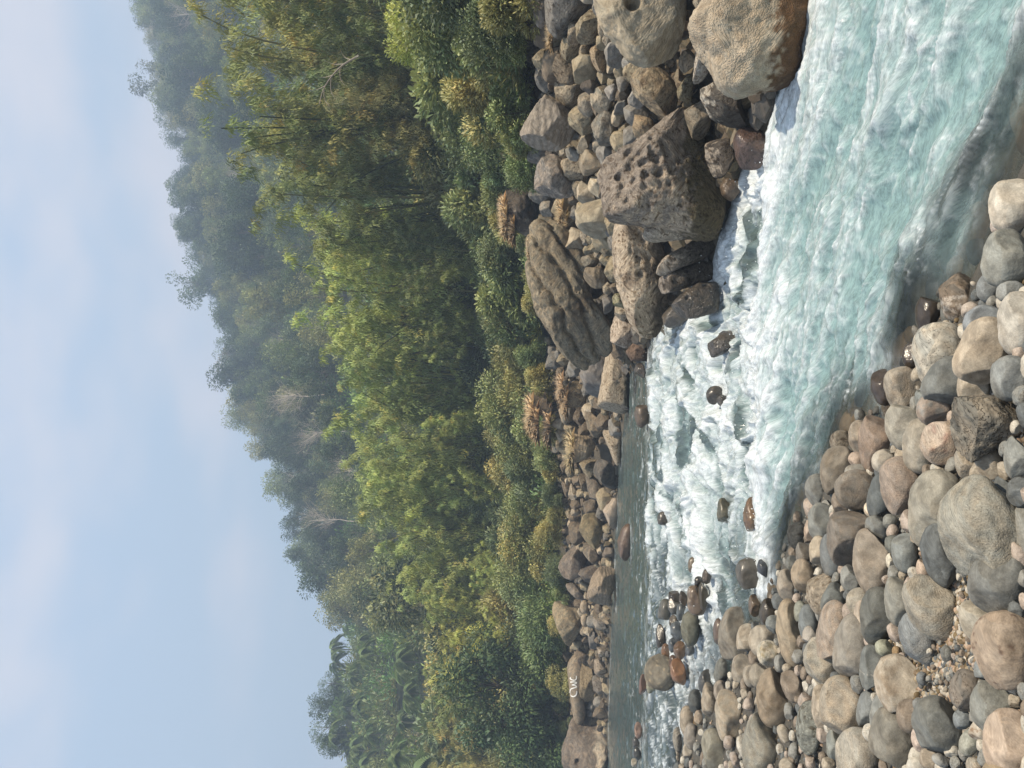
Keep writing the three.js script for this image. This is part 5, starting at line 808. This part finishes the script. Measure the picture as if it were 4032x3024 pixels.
// the wooded hill: trees one behind another up to the skyline
{
  const r = rng(970), tops = [[0, 420], [150, 460], [300, 560], [400, 620], [600, 640], [850, 690], [1000, 755], [1200, 800], [1400, 880], [1659, 880]], col = ['#34482a', '#465a30', '#64743e', '#33482c', '#6e7440', '#50644a'];
  const forestLabel = (ci, D, vy) => { const l = `${['dark', 'mid green', 'light green', 'deep green', 'olive', 'grey-green'][ci]} leafy tree on the ${D < 95 ? 'lower' : D < 140 ? 'middle' : 'upper'} hillside ${vy < 330 ? 'above the speckled boulder end' : vy < 660 ? 'above the outcrop' : vy < 1000 ? 'above the cascade' : vy < 1300 ? 'above the pool' : 'near the palms'}`; return [l, 'tree', 'hillside trees: ' + l]; };
  let n = 0;
  for (let D = 54; D < 206; D += 7) for (let x = -0.6 * D; x < 0.58 * D; x += 5.9) {
    const z = -D - (r() - 0.5) * 6, X = x + (r() - 0.5) * 4.5, vy = 829.5 - 1662 * X / -z; if (vy < -60 || vy > 1720) continue;
    if (-z > table(vy, RIDGE, 2) + 4) continue;
    const y = ground(X, z), h = lerp(0.72, 1, smooth(85, 165, D)) * lerp(6, 9.5, r()) * (r() < 0.12 ? 1.3 : 1), [sx] = project(V(X, y + h, z)), v = sx / VW; if (v > table(vy, tops) + 40) continue;
    const palmy = vy > 1330 && r() < 0.75, bare = !palmy && r() < (vy > 820 && vy < 1330 ? 0.09 : 0.035); n++; const ci = Math.floor(r() * 6);
    if (palmy) plant('palm', 'palm_tree', palms[n % 2], '#4d6430', V(X, y, z), h * 0.8, r() * TAU, 'palm among the trees of the lower hillside', 'palm', 'palms of the hillside');
    else if (bare) plant('tree', 'bare_tree', trees[3], ['#000000', '#c4b8aa'], V(X, y, z), h * 1.15, r() * TAU, 'leafless pale tree standing among the hillside trees', 'tree', 'leafless hillside trees');
    else plant('tree', 'forest_tree', trees[[0, 1, 4, 1, 2][Math.floor(r() * 5)]], [col[ci], '#7b7468'], V(X, y, z), h, r() * TAU, ...forestLabel(ci, D, vy));
  }
  console.log('hill trees', n);
  // trees that stand out on the skyline: [middle, top, height in view, kind, label]
  for (const [vy, v, hv, k, label, hex] of [[185, 291, 70, 2, 'lone round-headed tree leaning out of the skyline, highest of all', '#4a5230'], [245, 335, 40, 2, 'small ragged tree beside the lone one on the skyline'], [425, 366, 100, 0, 'big domed tree on the skyline, broadest crown'], [475, 372, 55, 2, 'thin-stemmed open tree beside the big domed tree'], [520, 392, 60, 2, 'ragged two-headed tree on the skyline'], [610, 372, 95, 2, 'tall open-crowned tree in the middle of the skyline'], [690, 465, 60, 2, 'small open tree on the falling skyline'], [785, 470, 85, 2, 'lacy brown-tinged tree on the falling skyline', '#5d5a40'], [880, 520, 60, 1, 'dense tree at the step of the skyline'], [1190, 622, 55, 0, 'round tree at the notch before the palms'], [1290, 690, 60, 2, 'feathery tree at the left part of the skyline'], [1475, 690, 60, 2, 'small leafy tree left of the palms on the skyline'], [1570, 672, 75, 2, 'leaning dark tree at the skyline near the edge'], [1600, 690, 70, 0, 'drooping tree at the very edge of the skyline'], [10, 288, 60, 1, 'dark tree at the upper end of the skyline']]) {
    const D = table(vy, RIDGE, 2) - 1, q = at(v * VW, vy * VW, D), y0 = Math.min(ground(q.x, q.z), q.y - hv * D / 1662);
    plant('tree', 'skyline_tree', trees[k], [hex || '#465a30', '#6a655a'], V(q.x, y0, q.z), q.y - y0, r() * TAU, label, 'tree');
  }
}
// undergrowth that fills the ground beneath, too dense to count
{
  const L = new Leaves(), r = rng(990); for (let i = 0; i < 220; i++) { const d = rdir(r); d.y = Math.abs(d.y); L.add(d.clone().multiplyScalar(lerp(0.3, 1, r())), d.clone().add(V(r() - 0.5, 0, r() - 0.5)).normalize(), V((r() - 0.5), 0.9, r() - 0.5).normalize(), lerp(0.16, 0.34, r()), lerp(0.06, 0.12, r()), tone(r, white, 0.35)); }
  const g = L.geometry(), N = 5200, o = new THREE.InstancedMesh(g, leafMat('#566a34'), N), mt = new THREE.Matrix4(), q = new THREE.Quaternion(), c = new THREE.Color(); let n = 0;
  for (let i = 0; i < 40000 && n < N; i++) {
    const D = i % 3 ? lerp(14, 60, r()) : lerp(50, 205, r()), t = lerp(-0.62, 0.6, r()), x = t * D, z = -D, s = sFar(x, z), k = smooth(-12, 2, x); if (s < lerp(3.6, 6.6, k)) continue;
    const R = D < 50 ? lerp(0.5, 1.0, r()) : lerp(1.2, 2.6, r()); q.setFromEuler(new THREE.Euler(0, r() * TAU, 0)); o.setMatrixAt(n, mt.compose(V(x, ground(x, z) - 0.1, z), q, V(R, R * lerp(0.6, 1.1, r()), R))); o.setColorAt(n, c.setRGB(lerp(0.7, 1.3, r()), lerp(0.8, 1.15, r()), lerp(0.6, 1.1, r()))); n++;
  }
  o.count = n; o.name = 'undergrowth'; o.castShadow = o.receiveShadow = true; scene.add(o); tag(o, 'dense green undergrowth covering the bank and hillside', 'undergrowth', null, 'stuff');
}
// dry orange grass on the rocks
{
  const blades = (seed) => { const r = rng(seed), L = new Leaves(); for (let i = 0; i < 800; i++) { const a = r() * TAU, e = 0.3 * Math.sqrt(r()), p = V(Math.cos(a) * e * 1.6, 0, Math.sin(a) * e), d = V(Math.cos(a) * r() * 1.5, 0.35 + r(), Math.sin(a) * r() * 1.2).normalize(); L.add(p, d, V(r() - 0.5, 0.4, r() + 0.1).normalize(), lerp(0.2, 0.65, r()), 0.011, tone(r, white, 0.35), 0.5 * r()); } return L.geometry(); };
  const g = blades(1001), tufts = [[1088, 455, '#c9a467', 'dry straw grass on the crown of the black rock', 0.7], [1092, 478, '#cbb07a', 'orange grass bunch on the shoulder of the black rock', 0.8], [1108, 496, '#c99f5c', 'lowest dry grass bunch beside the black rock', 0.7], [1143, 535, '#bfa677', 'small dry tuft at the top corner of the layered outcrop', 0.5], [1152, 585, '#b8a47a', 'brown tuft along the upper edge of the layered outcrop', 0.45], [1148, 893, '#ccae76', 'orange grass bunch on top of the ragged dark rock', 0.9], [1160, 912, '#c79a57', 'straw fringe at the back of the ragged dark rock', 0.9], [1185, 920, '#c09a6a', 'rusty grass hanging below the ragged dark rock', 0.9], [1212, 838, '#b08a66', 'reddish dry grass above the brown grass-edged rock', 0.7], [1222, 868, '#b08850', 'straw tuft on the brown grass-edged rock', 0.7], [1212, 462, '#b59a66', 'dry grass between the domed and jointed boulders', 0.7], [1222, 490, '#a8905a', 'brown grass left of the jointed tan boulder top', 0.7], [1235, 972, '#a59a5c', 'olive-brown grass beside the grooved tan block', 0.9], [1190, 75, '#a98a55', 'brown grass at the shrub edge by the tan pointed rock', 0.7]];
  for (const [v, y, hex, label, s] of tufts) {
    let k = rocks[0], m = 1e9; for (const q of rocks) if (q.category === 'boulder') { const e = Math.hypot((q.cx - v * VW) / q.hh, (q.cy - y * VW) / q.hw); if (e < m) { m = e; k = q; } }
    const o = base('grass_tuft', at((v + 4) * VW, y * VW, k.d - 0.15 * k.hw * k.d / F)); o.scale.setScalar(s * k.d / 26); mesh('blades', g, leafMat('#' + new THREE.Color(hex).lerp(new THREE.Color('#d6c8a0'), 0.55).getHexString(), 1.2), o); tag(o, label, 'grass');
  }
}
// a pale dead bamboo branch hanging in front of the leaves
{
  const d = 23.5, P = (v, y, k = 0) => at(v * VW, y * VW, d + k), o = base('dead_branch', P(720, 180)), q = (...a) => P(...a).sub(o.position), m = woodMat('#a3968a');
  mesh('branch', tube([q(775, 120), q(735, 145), q(700, 190), q(690, 225)], 0.035, 0.012, 5, 10), m, o);
  for (const [a, b, c, e] of [[760, 130, 735, 105], [745, 138, 700, 130], [735, 145, 745, 185], [720, 162, 685, 165], [715, 170, 725, 215], [703, 185, 672, 195], [700, 190, 712, 230]]) mesh('twig', tube([q(a, b), q((a + c) / 2 - 5, (b + e) / 2 + 4, 0.3), q(c, e, 0.2)], 0.014, 0.005, 4, 5), m, o);
  tag(o, 'pale leafless dead branch arching among the dusty bamboo', 'branch');
}

// drops thrown up along the cascade
{
  const r = rng(1100), N = 800, o = new THREE.InstancedMesh(new THREE.IcosahedronGeometry(1, 1), new THREE.MeshStandardMaterial({ name: 'spray', color: new THREE.Color(0.75, 0.8, 0.82), roughness: 0.3 }), N), mt = new THREE.Matrix4(), q = new THREE.Quaternion(); let n = 0;
  for (let i = 0; i < 60000 && n < N; i++) {
    const d = lerp(8.6, 18, r()), t = lerp(-0.36, 0.3, r()), x = t * d, z = -d; if (sNear(x, z) > -0.3 || sFar(x, z) > -0.1) continue; const w = water(x, z); if (w.foam < 0.6) continue;
    const s = 0.003 + 0.005 * Math.pow(r(), 2); o.setMatrixAt(n, mt.compose(V(x, level(x, z) + w.h + 0.02 + 0.28 * Math.pow(r(), 3), z), q, V(s, s * 1.2, s))); n++;
  }
  o.count = n; o.name = 'spray'; scene.add(o); tag(o, 'white water drops thrown up over the cascade', 'spray', null, 'stuff');
}
renderer.render(scene, camera);
